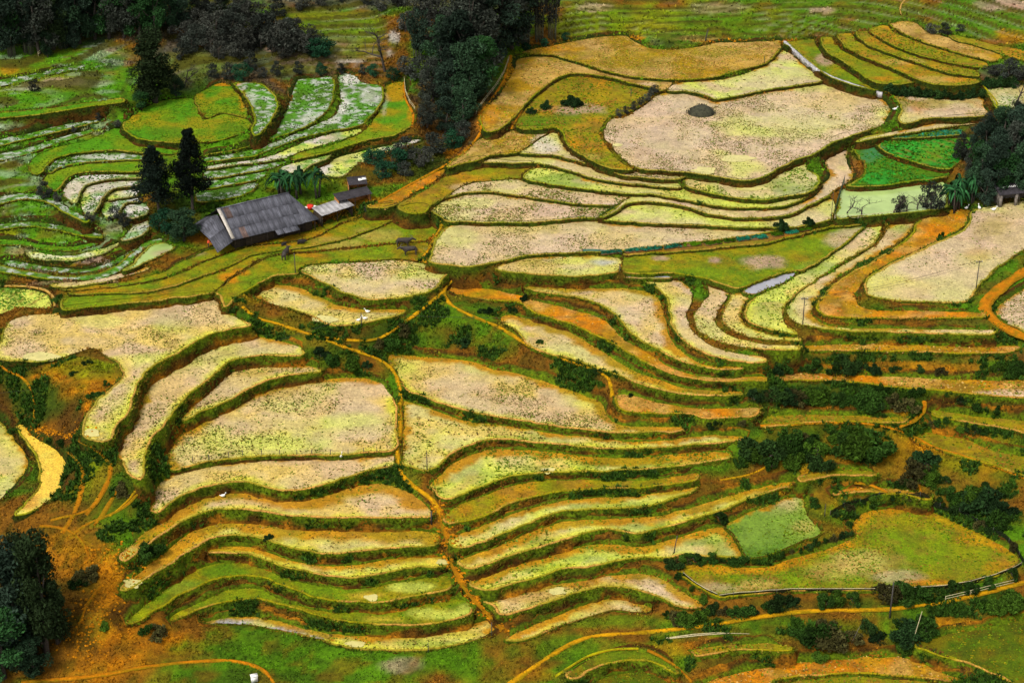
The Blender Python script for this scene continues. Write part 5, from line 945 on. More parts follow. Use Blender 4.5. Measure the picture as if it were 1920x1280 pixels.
# dark trees by the shed
for x, y, h, i in [(1850,300,80,1),(1880,310,110,0),(1910,320,130,1),(1840,360,90,0),(1865,372,100,1),(1895,340,110,3),(1925,352,120,0),(1825,330,60,3),(1850,260,50,3),(1900,270,60,1),(1815,378,60,0),(1845,385,70,1),(1830,290,60,1),(1800,300,50,3),(1870,280,80,0),(1890,300,90,3),(1915,290,100,1),(1865,340,100,1),(1915,370,110,0),(1880,370,90,2),(1835,345,80,2),(1900,250,60,3),(1925,262,70,1)]:
    plant(P_BROAD[i], 'dark_tree', x, y, h, 12, 'dark tree in the grove around the shed', 'tree', 'grove around the shed', wide=.95)
plant(P_BARE[0], 'bare_tree', 1908, 190, 75, 12, 'thin dark tree at the edge beside the grey speckled paddy', 'tree')
for x, y, h, i in [(1890,145,34,1),(1862,140,22,0),(1910,150,30,0),(1750,62,20,0),(1772,66,22,1),(1800,60,14,1)]:
    plant(P_SCRUB[i], 'scrub_tree', x, y, h, 5, 'dark shrub above the hedge of the step terraces' if y > 100 else 'dark shrub on the bank of the highest step terrace', 'shrub', 'shrubs above the hedge' if y > 100 else 'shrubs on the highest step', wide=1.3)
for i, x in enumerate(range(1668, 1905, 13)):
    y = 171 + 9 * math.sin((x - 1668) / 237 * math.pi) if x < 1840 else 158
    plant(P_BUSH[(3, 1)[i % 2]], 'hedge_bush', x, y + 3, 17, 1.0, 'dark bush in the hedge under the step terraces', 'bush', 'hedge under the step terraces', wide=1.0)
for x, y, h, i in ((1588,400,42,2),(1615,404,46,3),(1676,398,52,2),(1700,396,44,3),(1738,390,50,2),(1720,392,40,3)):
    plant(P_BARE[i], 'bare_shrub', x, y, h, 6, {1588: 'small leafless shrub beside the green net fence', 1615: 'second leafless shrub from the green net fence', 1676: 'spreading leafless shrub in front of the pond', 1700: 'leafless shrub between the spreading ones at the pond', 1738: 'leafless shrub at the far end of the pond', 1720: 'low leafless shrub near the far end of the pond'}[x], 'shrub', 'bare shrubs by the pond', wide=1.3)
plant(P_SCRUB[1], 'scrub_tree', 1745, 392, 48, 5, 'twiggy green shrub overhanging the end of the pond', 'shrub')
plant(P_SCRUB[0], 'scrub_tree', 1682, 398, 36, 5, 'grey twiggy shrub on the pond edge', 'shrub', wide=.7)
# bottom corner
plant(P_SLIM[0], 'broadleaf_tree', 88, 1228, 228, 14, 'tall dark leafy tree at the bottom corner', 'tree', wide=.72)
plant(P_SLIM[1], 'broadleaf_tree', 25, 1235, 225, 14, 'dark tree cut by the picture edge beside the tall corner tree', 'tree', wide=.85)
plant(P_SLIM[0], 'broadleaf_tree', 108, 1205, 120, 14, 'shorter dark tree on the slope side of the tall corner tree', 'tree', wide=.9)
plant(P_SLIM[0], 'broadleaf_tree', 58, 1195, 190, 14, 'dark tree behind the tall corner tree', 'tree', wide=.9)
plant(P_BROAD[2], 'broadleaf_tree', 8, 1270, 120, 12, 'low dark green tree in the bottom corner', 'tree', wide=1.3)
plant(P_BROAD[0], 'broadleaf_bush', 62, 1268, 70, 12, 'dark bush under the tall corner tree', 'bush', wide=1.4)
# bushes: x, y of the foot, height in the photo, width factor, which
BU = {
 ('thicket_bush', 'dark green bush of the big thicket below the path', 'big thicket'): [(1385,870,26),(1405,862,36),(1430,858,40),(1455,850,46),(1480,846,50),(1505,842,52),(1530,850,56),(1555,848,54),(1580,850,56),(1605,846,52),(1630,848,44),(1650,858,34),(1440,872,30),(1490,872,36),(1540,876,40),(1590,872,34),(1630,868,28),(1570,830,34),(1510,824,28),(1610,826,30)],
 ('slope_bush', 'dark bush on the eroded slope above the netted field', 'bushes on the eroded slope'): [(1720,895,50),(1745,905,44),(1735,875,36),(1800,950,44),(1830,945,54),(1850,955,50),(1880,970,40),(1660,890,22),(1690,910,22),(1840,925,36),(1790,930,34),(1895,1000,34),(1865,985,34),(1905,1030,30),(1770,900,20),(1640,900,20),(1680,930,20)],
 ('hedge_bush', 'dense bush in the long hedge under the orange terrace', 'long hedge'): [(1440+i*13, 746+i*1.0, 28 + (i*37 % 9)) for i in range(22)],
 ('bank_bush', 'dark bush on the bank above the long orange terrace', 'bushes above the long orange terrace'): [(1455,692,24),(1475,690,26),(1500,690,26),(1525,692,28),(1565,697,26),(1585,696,26),(1610,696,22),(1640,694,20),(1680,694,18),(1720,696,18),(1760,698,16),(1840,690,20),(1870,694,22),(1900,700,24),(1915,696,24)],
 ('scattered_bush', 'small dark bush beyond the path crossing', 'bushes beyond the crossing'): [(1748,798,22),(1765,795,24),(1805,806,24),(1825,810,22),(1845,812,20),(1780,742,20),(1800,752,18),(1830,765,16),(1870,772,16),(1715,740,26),(1695,745,22),(1655,735,22)],
 ('junction_bush', 'rounded dark bush beside the path junction', 'bushes at the path junction'): [(600,668,26),(630,680,28),(655,690,32),(690,692,22),(730,655,28),(760,625,24),(715,650,20)],
 ('corner_bush', 'dark bush at the corner of the netted field', 'bushes at the netted corner'): [(1262,1060,26),(1275,1085,20),(1295,1105,18),(1320,1128,20),(1270,1165,26),(1295,1168,30),(1318,1160,28),(1250,1150,18),(1335,1145,26),(1360,1150,30),(1385,1152,32),(1410,1150,28),(1280,1048,16)],
 ('fence_bush', 'dark bush below the net fence along the lower footpath', 'bushes below the net fence'): [(1440,1138,28),(1465,1136,28),(1490,1134,28),(1515,1132,26),(1545,1132,24),(1575,1130,24),(1605,1128,26),(1640,1126,34),(1665,1122,36),(1695,1120,38),(1725,1116,28),(1755,1112,24),(1785,1112,24),(1820,1106,24),(1850,1100,26),(1880,1092,26),(1900,1084,24)],
 ('roadside_bush', 'dark bush below the footpath with the tall pole', 'bushes below the footpath'): [(1500,1195,34),(1525,1202,46),(1550,1204,40),(1480,1192,26),(1575,1200,32),(1600,1196,26),(1650,1200,34),(1665,1210,36),(1630,1185,24),(1710,1195,34),(1735,1185,30),(1850,1148,30),(1875,1142,32),(1900,1135,30),(1535,1238,26),(1655,1218,26),(1700,1220,22)],
 ('terrace_bush', 'dark bush on the bank between the lower terraces', 'bushes between the lower terraces'): [(270,1042,26),(285,1036,22),(300,1030,20),(500,1015,16),(505,1010,14),(1350,975,26),(1360,972,22),(185,1080,40),(165,1085,36),(150,1100,30),(195,1178,24),(290,1185,26),(270,1185,24),(300,1190,22),(870,650,24),(885,640,20),(1120,700,18),(1128,722,24),(1105,695,18),(1395,745,26),(1410,750,28),(1430,748,24),(1340,800,18),(1365,798,16),(1390,795,18),(690,1000,0),(1530,950,22),(1560,958,22),(1590,985,18),(1180,742,14),(1010,640,14)],
 ('field_hedge_bush', 'low dark bush in the hedge above the netted field', 'hedge above the netted field'): [(1275+i*15, 1053, 14 + i * 7 % 5) for i in range(11)] + [(1565,966,16),(1590,952,18),(1612,944,16),(1640,938,18),(1668,934,16),(1700,934,18),(1730,940,16),(1760,950,18),(1785,960,20),(1815,973,20),(1838,988,22),(1862,1000,22)] + [(1455+i*15, 1044-i*4.4, 13 + i * 5 % 4) for i in range(10)],
 ('knoll_bush', 'dark shrub on the bare dirt knoll', 'shrubs on the knoll'): [(168,682,16),(140,702,14),(197,722,20),(175,745,18),(120,835,14),(95,825,14),(230,915,16),(232,930,16),(275,925,20),(110,830,12)],
 ('weed_bush', 'low green bush on the grassy slope in the middle', 'bushes on the middle slope'): [(920,588,20),(905,584,16),(1090,560,0),(985,560,12),(790,600,12),(965,585,16)],
}
for (nm, lb, gp_), L in BU.items():
    for q, (x, y, h) in enumerate(L):
        if h <= 0 or (q % 4 == 3 and nm in ('slope_bush', 'fence_bush', 'roadside_bush', 'terrace_bush', 'thicket_bush')): continue
        plant(P_BUSH[int(rng.integers(0, 7))], nm, x + rng.uniform(-4, 4), y + rng.uniform(-2.5, 2.5), h * rng.uniform(.5, 1.0), 1.0, lb, 'bush', gp_, wide=rng.uniform(.7, 1.15), sink=.2)
for x, y, h, w, lb in ((1027, 203, 15, .95, 'middle of the three dark bushes on the olive field'), (1070, 196, 18, 1.3, 'widest of the three dark bushes on the olive field'), (997, 214, 12, 1.0, 'smallest of the three dark bushes on the olive field')):
    plant(P_BUSH[3], 'field_bush', x, y, h, 1.0, lb, 'bush', 'three bushes on the olive field', wide=w)
for x, y in ((1162, 219), (1176, 214), (1188, 207), (1200, 198), (1212, 190), (1222, 181), (1230, 174)):
    plant(P_SCRUB[0], 'bund_bush', x, y, 18, 5, 'grey brown bush on the bund beside the great paddy', 'bush', 'bushes on the great paddy bund', wide=.8)
plant(P_BUSH[0], 'field_bush', 1763, 446, 12, 1, 'single small dark bush on the dry orange hooked terrace', 'bush', wide=.6)
for x, y, h in ((1465, 428, 18), (1515, 420, 14)): plant(P_BUSH[3], 'bed_bush', x, y, h, 1, 'dark bush beside the vegetable beds, nearer the meadow' if x < 1500 else 'flat dark bush beside the vegetable beds, nearer the net fence', 'bush', wide=.9)
# the overgrown mound standing in the great paddy
p, ppm = spot(1315, 213); rs = np.random.default_rng(5); mb = MB(); mb.ball((0, 0, -.2), (2.6, 2.1, 1.9), 18, 8)
o = thing('bush_mound', p, 'round overgrown mound standing in the great pale paddy', 'mound'); link('earth', mb.mesh('earth', True), plain('mound_earth', (.035, .035, .02), .95, .5, 1.5, 3, .2), o)
V, Q, K = leafcloud([(-.9, 0, .5), (.8, 0, .6), (0, .6, .9), (0, -.7, .5), (1.5, -.2, .3), (-1.7, 0, .2)], [(1.4, 1.2, 1.0)] * 6, 2200, .16, (.05, .05, .035), rs); link('foliage', mesh_np('foliage', V, Q=Q, col=K), M_LEAF, o)
# ------------------------------------------------------------------ houses
def roof_mat(name, col, rnd, lo, hi):
    m, nt, b = new_mat(name); r = nn(nt, 'ShaderNodeRGB'); r.outputs[0].default_value = (*col, 1); oi = nn(nt, 'ShaderNodeObjectInfo'); tc = nn(nt, 'ShaderNodeTexCoord')
    mr = nn(nt, 'ShaderNodeMapRange'); mr.inputs['To Min'].default_value = 1 - rnd; mr.inputs['To Max'].default_value = 1 + rnd; nt.links.new(oi.outputs['Random'], mr.inputs[0]); vm = nn(nt, 'ShaderNodeVectorMath', operation='SCALE'); nt.links.new(r.outputs[0], vm.inputs[0]); nt.links.new(mr.outputs[0], vm.inputs['Scale'])
    ad = nn(nt, 'ShaderNodeVectorMath', operation='ADD'); nt.links.new(tc.outputs['Object'], ad.inputs[0]); nt.links.new(oi.outputs['Random'], ad.inputs[1])
    c, n = noise_col(nt, vm.outputs[0], 1.0, lo, hi, vec=ad.outputs[0], stretch=(7.0, .55, 1.0)); c, n2 = noise_col(nt, c, 1.1, .75, 1.25); nt.links.new(c, b.inputs['Base Color']); b.inputs['Roughness'].default_value = .8; b.inputs['Specular IOR Level'].default_value = .25
    return m
M_ROOF = roof_mat('old_roof_sheet', (.070, .071, .086), .3, .5, 1.55)
M_RUST = roof_mat('rusty_roof_sheet', (.10, .065, .055), .3, .5, 1.5)
M_ROOFPALE = roof_mat('pale_roof_sheet', (.30, .29, .29), .25, .6, 1.35)
M_ROOFDK = plain('dark_roof', (.03, .026, .03), .9, .6, 1.4, 2.0, .03, rnd=.15)
M_WOOD = plain('dark_planks', (.03, .022, .015), .9, .6, 1.4, 4.0, .02)
M_CLAY = plain('orange_clay_wall', (.36, .15, .04), .95, .7, 1.3, 2.0, .03)
M_STONE = plain('grey_stone', (.14, .12, .10), .95, .6, 1.4, 2.5, .05)
M_CAP = plain('pale_ridge_cap', (.42, .38, .33), .7, .8, 1.2, 3.0)
M_POLE = plain('weathered_pole', (.05, .045, .04), .9, .7, 1.3, 6.0)
M_BAMBOO = plain('dry_bamboo', (.42, .36, .20), .7, .8, 1.2, 5.0)
M_WHITE = plain('white', (.75, .74, .70), .6, .9, 1.1, 5.0)
M_RED = plain('red_cloth', (.70, .04, .02), .8, .85, 1.15, 5.0)
M_WIRE = plain('wire', (.02, .02, .02), .6, .9, 1.1, 1.0)
def sheet_mesh(name, w, l, waves=5, amp=.03):
    """a corrugated roofing sheet, w across, l down the slope (local -y), with thickness"""
    nx = waves * 4 + 1; V = []; Q = []
    for t in (0, -.015):
        for yy in (0, -l):
            for i in range(nx): V.append((-w / 2 + w * i / (nx - 1), yy, amp * math.sin(2 * math.pi * waves * i / (nx - 1)) + t))
    for i in range(nx - 1):
        a, b, c, d = i, nx + i, 2 * nx + i, 3 * nx + i
        Q += [(a, b, b + 1, a + 1), (c, c + 1, d + 1, d), (a, a + 1, c + 1, c), (b, d, d + 1, b + 1)]
    return mesh_np(name, V, Q=Q)
def roof_slope(root, x0, x1, zr, ze, depth, ncol, nrow, mat, y0=0.0, front=True, parent_name='roof', jit=.012):
    """a slope of overlapping sheets from the ridge (y0, zr) to the eave; front: falls towards -y"""
    L = math.hypot(depth, zr - ze); w = (x1 - x0) / ncol; l = L / nrow; ang = math.atan2(zr - ze, depth)
    roof = link(parent_name, None, None, root); me = sheet_mesh('roof_sheet', w * 1.03, l * 1.06); me.materials.append(mat); me2 = me.copy(); me2.materials.clear(); me2.materials.append(M_RUST)
    for r in range(nrow):
        for c in range(ncol):
            o = link('roof_sheet', me2 if mat is M_ROOF and rng.uniform() < .035 else me, None, roof); s = r * l; dz = .022 * (nrow - r) + rng.uniform(-jit, jit) + .006 * (c % 2)
            yy = y0 - s * math.cos(ang) if front else y0 + s * math.cos(ang)
            o.location = (x0 + (c + .5) * w, yy, zr - s * math.sin(ang) + dz); o.rotation_euler = (ang + rng.uniform(-.008, .008), 0, rng.uniform(-.006, .006)) if front else (ang + rng.uniform(-.008, .008), 0, math.pi)
    return roof
def poly_sheet(name, P, mat, root, th=.03, ribs=None):
    P = np.array(P, float); n = len(P); V = np.vstack([P, P - [0, 0, th]]); T = [(0, i, i + 1) for i in range(1, n - 1)] + [(n, n + i + 1, n + i) for i in range(1, n - 1)]
    Q = [(i, n + i, n + (i + 1) % n, (i + 1) % n) for i in range(n)]
    return link(name, mesh_np(name, V, Q=Q, T=T), mat, root)
p, ppm = spot(478, 428)
HOUSE = thing('farmhouse', p, 'long low farmhouse with a grey corrugated roof beside two pines', 'house', rot=math.radians(31.6))
mb = MB(); mb.box((1.4, 0, .55), (14.6, 9.4, 2.1)); link('wall', mb.mesh('wall'), M_WOOD, HOUSE)
roof_slope(HOUSE, -6.7, 6.7, 5.1, 1.6, 5.6, 13, 3, M_ROOF)
roof_slope(HOUSE, -6.7, 6.7, 5.1, 1.6, 5.6, 13, 2, M_ROOF, front=False)
for s in (-1, 1): poly_sheet('roof_hip', [(6.7, 0, 5.08), (9.7, s * 5.6, 1.6), (6.7, s * 5.6, 1.6)][::-s], M_ROOF, HOUSE)
poly_sheet('roof_hip', [(6.7, 0, 5.08), (9.7, -5.6, 1.6), (9.7, 5.6, 1.6)], M_ROOF, HOUSE)
for y0, y1 in ((-5.9, -2.9), (-2.9, 0.0), (0.0, 2.9), (2.9, 5.6)):      # sheets of the lean-to at the gable
    za, zb = 4.2 - abs(y0) * .46, 4.2 - abs(y1) * .46
    poly_sheet('lean_to_sheet', [(-6.75, y0, za), (-9.7, y0 * 1.03, min(za - .9, 1.9) - .4), (-9.7, y1 * 1.03, min(zb - .9, 1.9) - .4), (-6.75, y1, zb)], M_ROOF, HOUSE)
mb = MB(); mb.box((-6.45, -2.75, 3.52), (.6, 6.5, .06), R=np.array(Matrix.Rotation(math.atan2(3.5, 5.6), 3, 'X'))); link('verge_strip', mb.mesh('verge_strip'), M_CAP, HOUSE)
mb = MB(); mb.tube(np.array([[-6.8, 0, 5.2], [0, 0, 5.22], [6.8, 0, 5.18]]), .12, 6); link('ridge_cap', mb.mesh('ridge_cap'), M_ROOF, HOUSE)
for x0, z in ((1.2, 1.62), (2.6, 1.6), (4.0, 1.58)): poly_sheet('porch_sheet', [(x0, -5.2, z + .12), (x0, -6.8, z - .5), (x0 + 1.42, -6.8, z - .5), (x0 + 1.42, -5.2, z + .12)], M_ROOF, HOUSE)
for x in (-6, -3, 0, 3, 6, 9): mb = MB(); mb.tube(np.array([[x, -5.2, -.5], [x, -5.2, 1.75]]), .09, 6); link('post', mb.mesh('post'), M_WOOD, HOUSE)
for x, w in ((-4.4, 1.0), (2.0, 1.1), (7.0, .9)): mb = MB(); mb.box((x, -4.73, .55), (w, .06, 1.9)); link('door', mb.mesh('door'), plain('door_planks', (.016, .012, .010), .9), HOUSE)
def shed(px, py, L, D, zh, zl, rot, mroof, mwall, label, ncol, wall=True, name='shed', nrow=1):
    p, _ = spot(px, py); o = thing(name, p, label, 'shed', rot=math.radians(rot))
    if wall:
        mb = MB(); mb.box((0, D * .42, zl / 2 - .2), (L * .94, .12, zl + .3)); link('wall', mb.mesh('wall'), mwall, o)
        for s in (-1, 1): mb = MB(); mb.box((s * L * .465, 0, zl / 2 - .25), (.12, D * .72, zl + .2)); link('wall', mb.mesh('wall'), mwall, o)
    for s in (-.46, 0, .46): mb = MB(); mb.tube(np.array([[s * L, -D * .44, -.4], [s * L, -D * .44, zl + .02]]), .07, 6); link('post', mb.mesh('post'), M_WOOD, o)
    roof_slope(o, -L / 2, L / 2, zh, zl, D, ncol, nrow, mroof, y0=D / 2)
    return o
shed(625, 409, 7.0, 2.9, 2.5, 2.0, 41, M_ROOFPALE, M_WOOD, 'pale roofed lean-to shed joined to the farmhouse end', 7)
o = shed(662, 386, 6.6, 2.2, 2.6, 2.1, 30, M_ROOFDK, M_CLAY, 'dark roofed open shed with an orange clay wall behind the pale shed', 6)
o = shed(670, 356, 3.4, 2.4, 2.1, 1.6, 12, M_ROOFDK, M_CLAY, 'little hut with dark roof and white sheets among the ravine bushes', 3)
for dx, dy in ((.2, .1), (.9, .35)): poly_sheet('white_sheet', [(dx, dy, 2.18), (dx, dy - .7, 2.05), (dx + .75, dy - .7, 2.05), (dx + .75, dy, 2.18)], M_WHITE, o)
o = shed(1903, 378, 8.0, 3.2, 3.3, 2.3, 14, M_ROOFDK, M_STONE, 'dark roofed shed with stone piers at the edge of the pink paddy', 8, nrow=2)
for i in range(9): mb = MB(); mb.box((-2.6 + i * .33, .15 + .07 * math.sin(i * 2.1), 2.99), (.16, .45, .03), R=np.array(Matrix.Rotation(.30, 3, 'X'))); link('broken_tile', mb.mesh('broken_tile'), M_WHITE, o)
for x in (-3.6, -.6): mb = MB(); mb.box((x, -1.35, .9), (.5, .4, 2.6)); link('stone_pier', mb.mesh('stone_pier'), M_STONE, o)
# washing tub and cloth behind the roof
p, _ = spot(582, 392); o = thing('wash_tub', p, 'small red tub with white cloth between the farmhouse and banana plants', 'tub')
mb = MB(); mb.tube(np.array([[0, 0, 0], [0, 0, .25], [0, 0, .75]]), [.42, .5, .62], 10); link('tub', mb.mesh('tub', True), M_RED, o)
mb = MB(); mb.ball((.75, .1, .35), (.45, .35, .3)); link('cloth', mb.mesh('cloth', True), M_WHITE, o); mb = MB(); mb.ball((-.75, -.1, .3), (.4, .3, .22)); link('cloth', mb.mesh('cloth', True), M_WHITE, o)
# dark tarp sagging at the end of the orange bed
A_ = ground_hit([683, 700, 720, 745], [400, 398, 395, 394]); V = []; Q = []; n = 13
for i in range(n):
    t = i / (n - 1) * 3; a = int(min(t, 2)); q = A_[a] * (1 - (t - a)) + A_[a + 1] * (t - a); s = 1.3 - .7 * math.sin(math.pi * i / (n - 1)) if i else 1.4
    V += [q + [0, 0, -.2], q + [0, .25, s * .5], q + [0, .35, s]]
for i in range(n - 1): Q += [(i * 3, i * 3 + 3, i * 3 + 4, i * 3 + 1), (i * 3 + 1, i * 3 + 4, i * 3 + 5, i * 3 + 2)]
V = np.array(V); tag(link('tarp', mesh_np('tarp', V - A_[0], Q=Q, smooth=True), plain('black_tarp', (.008, .008, .009), .6), loc=A_[0]), 'black tarp sagging along the lower end of the orange ridge bed', 'tarp')

# ------------------------------------------------------------------ poles, wires, fences
TOPS = {}
def pole(px, py, hpx, label, key=None, r=.09, arm=False, lean=0.0, name='utility_pole', mat=None):
    p, ppm = spot(px, py); h = hpx / (ppm * math.cos(TH + (py - 640) / F)); mb = MB(); mb.tube(np.array([[0, 0, -.4], [lean * .5, 0, h * .5], [lean, 0, h]]), [r, r * .85, r * .65], 7)
    if arm:
        o = thing(name, p, label, 'pole', 'poles among the fields'); link('shaft', mb.mesh('shaft', True), mat or M_POLE, o)
        m2 = MB(); m2.box((lean, 0, h - .25), (1.1, .09, .09)); link('crossarm', m2.mesh('crossarm'), mat or M_POLE, o)
        for s in (-.45, .45): m3 = MB(); m3.tube(np.array([[s, 0, h - .21], [s, 0, h - .04]]), .035, 6); link('insulator', m3.mesh('insulator'), M_WHITE, o)
    else: tag(link(name, mb.mesh(name, True), mat or M_POLE, loc=p), label, 'pole', 'poles among the fields')
    if key: TOPS[key] = np.array(p) + [lean, 0, h - .05]
pole(1505, 608, 50, 'dark wooden pole at the bend of the long pale hooked paddy', 'a', arm=True)
pole(1830, 541, 52, 'dark wooden pole on the edge of the large pink paddy', 'b', arm=True)
pole(678, 612, 26, 'short dark pole beside the white ducks', 'c')
pole(801, 884, 36, 'wooden pole at the tip of the tapering yellow green paddy', 'd')
pole(1668, 1158, 66, 'tall dark pole beside the lower footpath', 'e', r=.12)
pole(1263, 1036, 32, 'thin pole beside the bright green patch', 'f', lean=.4)
pole(554, 513, 38, 'grey pole near the corner of the leaf shaped paddy', 'g')
pole(1558, 415, 55, 'thin dark pole beside the green net fence', 'h', r=.06)
pole(809, 978, 20, 'short stump post beside the stepped path', r=.14)
pole(922, 1192, 26, 'short post at the lowest paddy end near the stepped path', r=.07); pole(803, 1222, 18, 'short post on the bund of the lowest paddy', r=.07)
pole(1322, 78, 22, 'dark leaning stump on the ridge above the dry brown field', r=.16, lean=.5, name='tree_stump'); pole(1183, 181, 14, 'small dark post on the olive knoll field', r=.09); pole(1433, 120, 16, 'small dark post on the bund of the dry brown field', r=.07)
pole(587, 702, 14, 'thin post at the tip of the crescent paddy', 'i', r=.05)
pole(1546, 968, 24, 'bent post at the corner of the net fence', r=.07)
pole(1162, 510, 14, 'short dark post at the corner of the small shallow paddy', r=.1)
pole(1708, 1213, 66, 'pale leaning bamboo pole beside the dark green corner field', r=.06, lean=.9, name='bamboo_pole', mat=M_BAMBOO)
pole(1595, 1205, 50, 'thin grey stick leaning on the roadside bushes', r=.04, lean=1.6, name='leaning_stick', mat=M_STONE)
def wire(P0, P1, label, sag=.6):
    P = np.array([P0 * (1 - t) + P1 * t - np.array([0, 0, sag * 4 * t * (1 - t)]) for t in np.linspace(0, 1, 14)]); mb = MB(); mb.tube(P - P[0], .022, 4); tag(link('overhead_wire', mb.mesh('overhead_wire'), M_WIRE, loc=P[0]), label, 'wire', 'overhead wires')
off = np.array([.45, 0, 0])
wire(TOPS['a'] - off, TOPS['b'] - off, 'upper of the two overhead wires crossing the pink paddy', .9); wire(TOPS['a'] + off, TOPS['b'] + off, 'lower of the two overhead wires crossing the pink paddy', 1.1)
far_ = np.array(spot(1990, 505)[0]) + [0, 0, 5]; wire(TOPS['b'], far_, 'overhead wire running from the pink paddy pole to the edge', .5)
wire(TOPS['c'], TOPS['a'], 'long overhead wire between the ducks and the hooked paddies', 2.0)
lf = np.array(spot(-60, 790)[0]) + [0, 0, 4.5]; wire(lf, TOPS['c'], 'long overhead wire crossing the dirt knoll and crescent paddies', 2.6)
def px_line(s, step=None): P = pts(s); return ground_hit(P[:, 0], P[:, 1])
# wire fence on the bund of the large flooded paddy
FP = ground_hit([362, 392, 429, 455, 491, 525, 557, 585, 620, 653, 682, 707], [868, 864, 859, 856, 855, 855, 855, 855, 855, 854, 851, 849])
o = thing('wire_fence', FP[5], 'low wire fence of thin posts on the bund of the large flooded paddy', 'fence')
for q in FP: mb = MB(); mb.tube(np.array([[0, 0, -.3], [0, 0, 1.1]]) + (q - FP[5]), .055, 5); link('post', mb.mesh('post'), M_POLE, o)
for z in (.5, .95): mb = MB(); mb.tube(FP - FP[5] + [0, 0, z], .012, 4); link('wire', mb.mesh('wire'), M_WIRE, o)
# dark net fence around the brown green field
M_NET, _nt, _b = new_mat('dark_net'); _b.inputs['Base Color'].default_value = (.010, .014, .007, 1); _b.inputs['Roughness'].default_value = 1; _b.inputs['Specular IOR Level'].default_value = .02
_t = nn(_nt, 'ShaderNodeBsdfTransparent'); _m = nn(_nt, 'ShaderNodeMixShader'); _m.inputs[0].default_value = .9; _nt.links.new(_t.outputs[0], _m.inputs[1]); _nt.links.new(_b.outputs[0], _m.inputs[2]); _nt.links.new(_m.outputs[0], _nt.nodes['Material Output'].inputs[0])
M_NETG, _nt, _b = new_mat('green_net'); _b.inputs['Base Color'].default_value = (.01, .13, .10, 1); _b.inputs['Roughness'].default_value = .9
_t = nn(_nt, 'ShaderNodeBsdfTransparent'); _m = nn(_nt, 'ShaderNodeMixShader'); _m.inputs[0].default_value = .8; _nt.links.new(_t.outputs[0], _m.inputs[1]); _nt.links.new(_b.outputs[0], _m.inputs[2]); _nt.links.new(_m.outputs[0], _nt.nodes['Material Output'].inputs[0])
def net_fence(s, hgt, mat, label, every=3.0, rail=None, name='net_fence'):
    P = resample(px_line(s), 1.0, False); P[:, 2] = np.maximum(ground_z(P[:, 0], P[:, 1]), P[:, 2] - .3); o = thing(name, P[0], label, 'fence'); n = len(P)
    sg = .12 * np.sin(np.arange(n) * .9) ; V = np.vstack([P - [0, 0, .15], P + np.column_stack([np.zeros(n), np.zeros(n), hgt + sg])]) - P[0]; i = np.arange(n - 1)
    link('net', mesh_np('net', V, Q=np.stack([i, i + 1, n + i + 1, n + i], -1)), mat, o)
    for q in P[::int(every)]: mb = MB(); mb.tube(np.array([[0, 0, -.3], [rng.uniform(-.08, .08), 0, hgt + .15]]) + (q - P[0]), .045, 5); link('post', mb.mesh('post'), M_POLE, o)
    if rail is not None:
        mb = MB(); mb.tube(P[rail[0]:rail[1]] - P[0] + [0, 0, hgt * .95], .05, 5); link('rail', mb.mesh('rail'), M_BAMBOO, o)
    return o
net_fence('1556,966 1590,947 1640,933 1690,930 1740,940 1800,962 1850,992 1885,1010 1908,1035 1920,1058', .75, M_NET, 'dark sagging net fence along the upper side of the brown green field')
net_fence('1915,1060 1900,1069 1860,1084 1815,1096 1760,1104 1700,1107 1640,1109 1560,1109 1480,1109 1400,1115 1348,1121', .6, M_NET, 'low net fence with a pale bamboo rail below the brown green field', rail=(0, 200))
net_fence('1281,1078 1300,1094 1330,1112 1345,1118', .5, M_NET, 'short net with a white rail at the bushy corner of the netted field', rail=(0, 30))
net_fence('1583,342 1575,365 1568,390 1564,411', 1.2, M_NETG, 'teal green net fence between the smooth paddy and the pond')
net_fence('1092,472 1120,473 1150,474 1166,475', .5, M_NETG, 'low greyish green net beside the first vegetable bed')
def rail_fence(s, label, h=.9, every=4):
    P = resample(px_line(s), 1.0, False); o = thing('bamboo_railing', P[0], label, 'fence')
    for z in (.45, .85): mb = MB(); mb.tube(P - P[0] + [0, 0, z], .04, 5); link('rail', mb.mesh('rail'), M_BAMBOO, o)
    for q in P[::every]: mb = MB(); mb.tube(np.array([[0, 0, -.3], [0, 0, h]]) + (q - P[0]), .04, 5); link('post', mb.mesh('post'), M_BAMBOO, o)
rail_fence('893,214 910,190 930,165 945,140 955,112', 'pale bamboo railing on the ridge edge above the ravine')
rail_fence('758,152 760,175 768,195 778,208', 'short white bamboo railing on the terrace edge across the ravine')
rail_fence('1772,1127 1810,1118 1850,1108 1900,1096', 'grey bamboo railing along the lower footpath')
rail_fence('1565,412 1600,413 1650,408 1700,401', 'thin wooden railing in front of the pond')
rail_fence('72,106 85,93 98,85 125,80', 'pale wooden railing in front of the far wood')
# poles lying on the grass
for s, lb in (('1249,1197 1300,1190 1340,1187 1405,1189', 'long pale bamboo pole lying below the footpath'), ('1252,1198 1320,1191 1370,1188', 'shorter bamboo pole lying beside the long one')):
    P = px_line(s) + [0, 0, .14]; mb = MB(); mb.tube(P - P[0], [.07, .065, .06, .05][:len(P)], 6); tag(link('bamboo_pole', mb.mesh('bamboo_pole', True), M_BAMBOO, loc=P[0]), lb, 'pole')
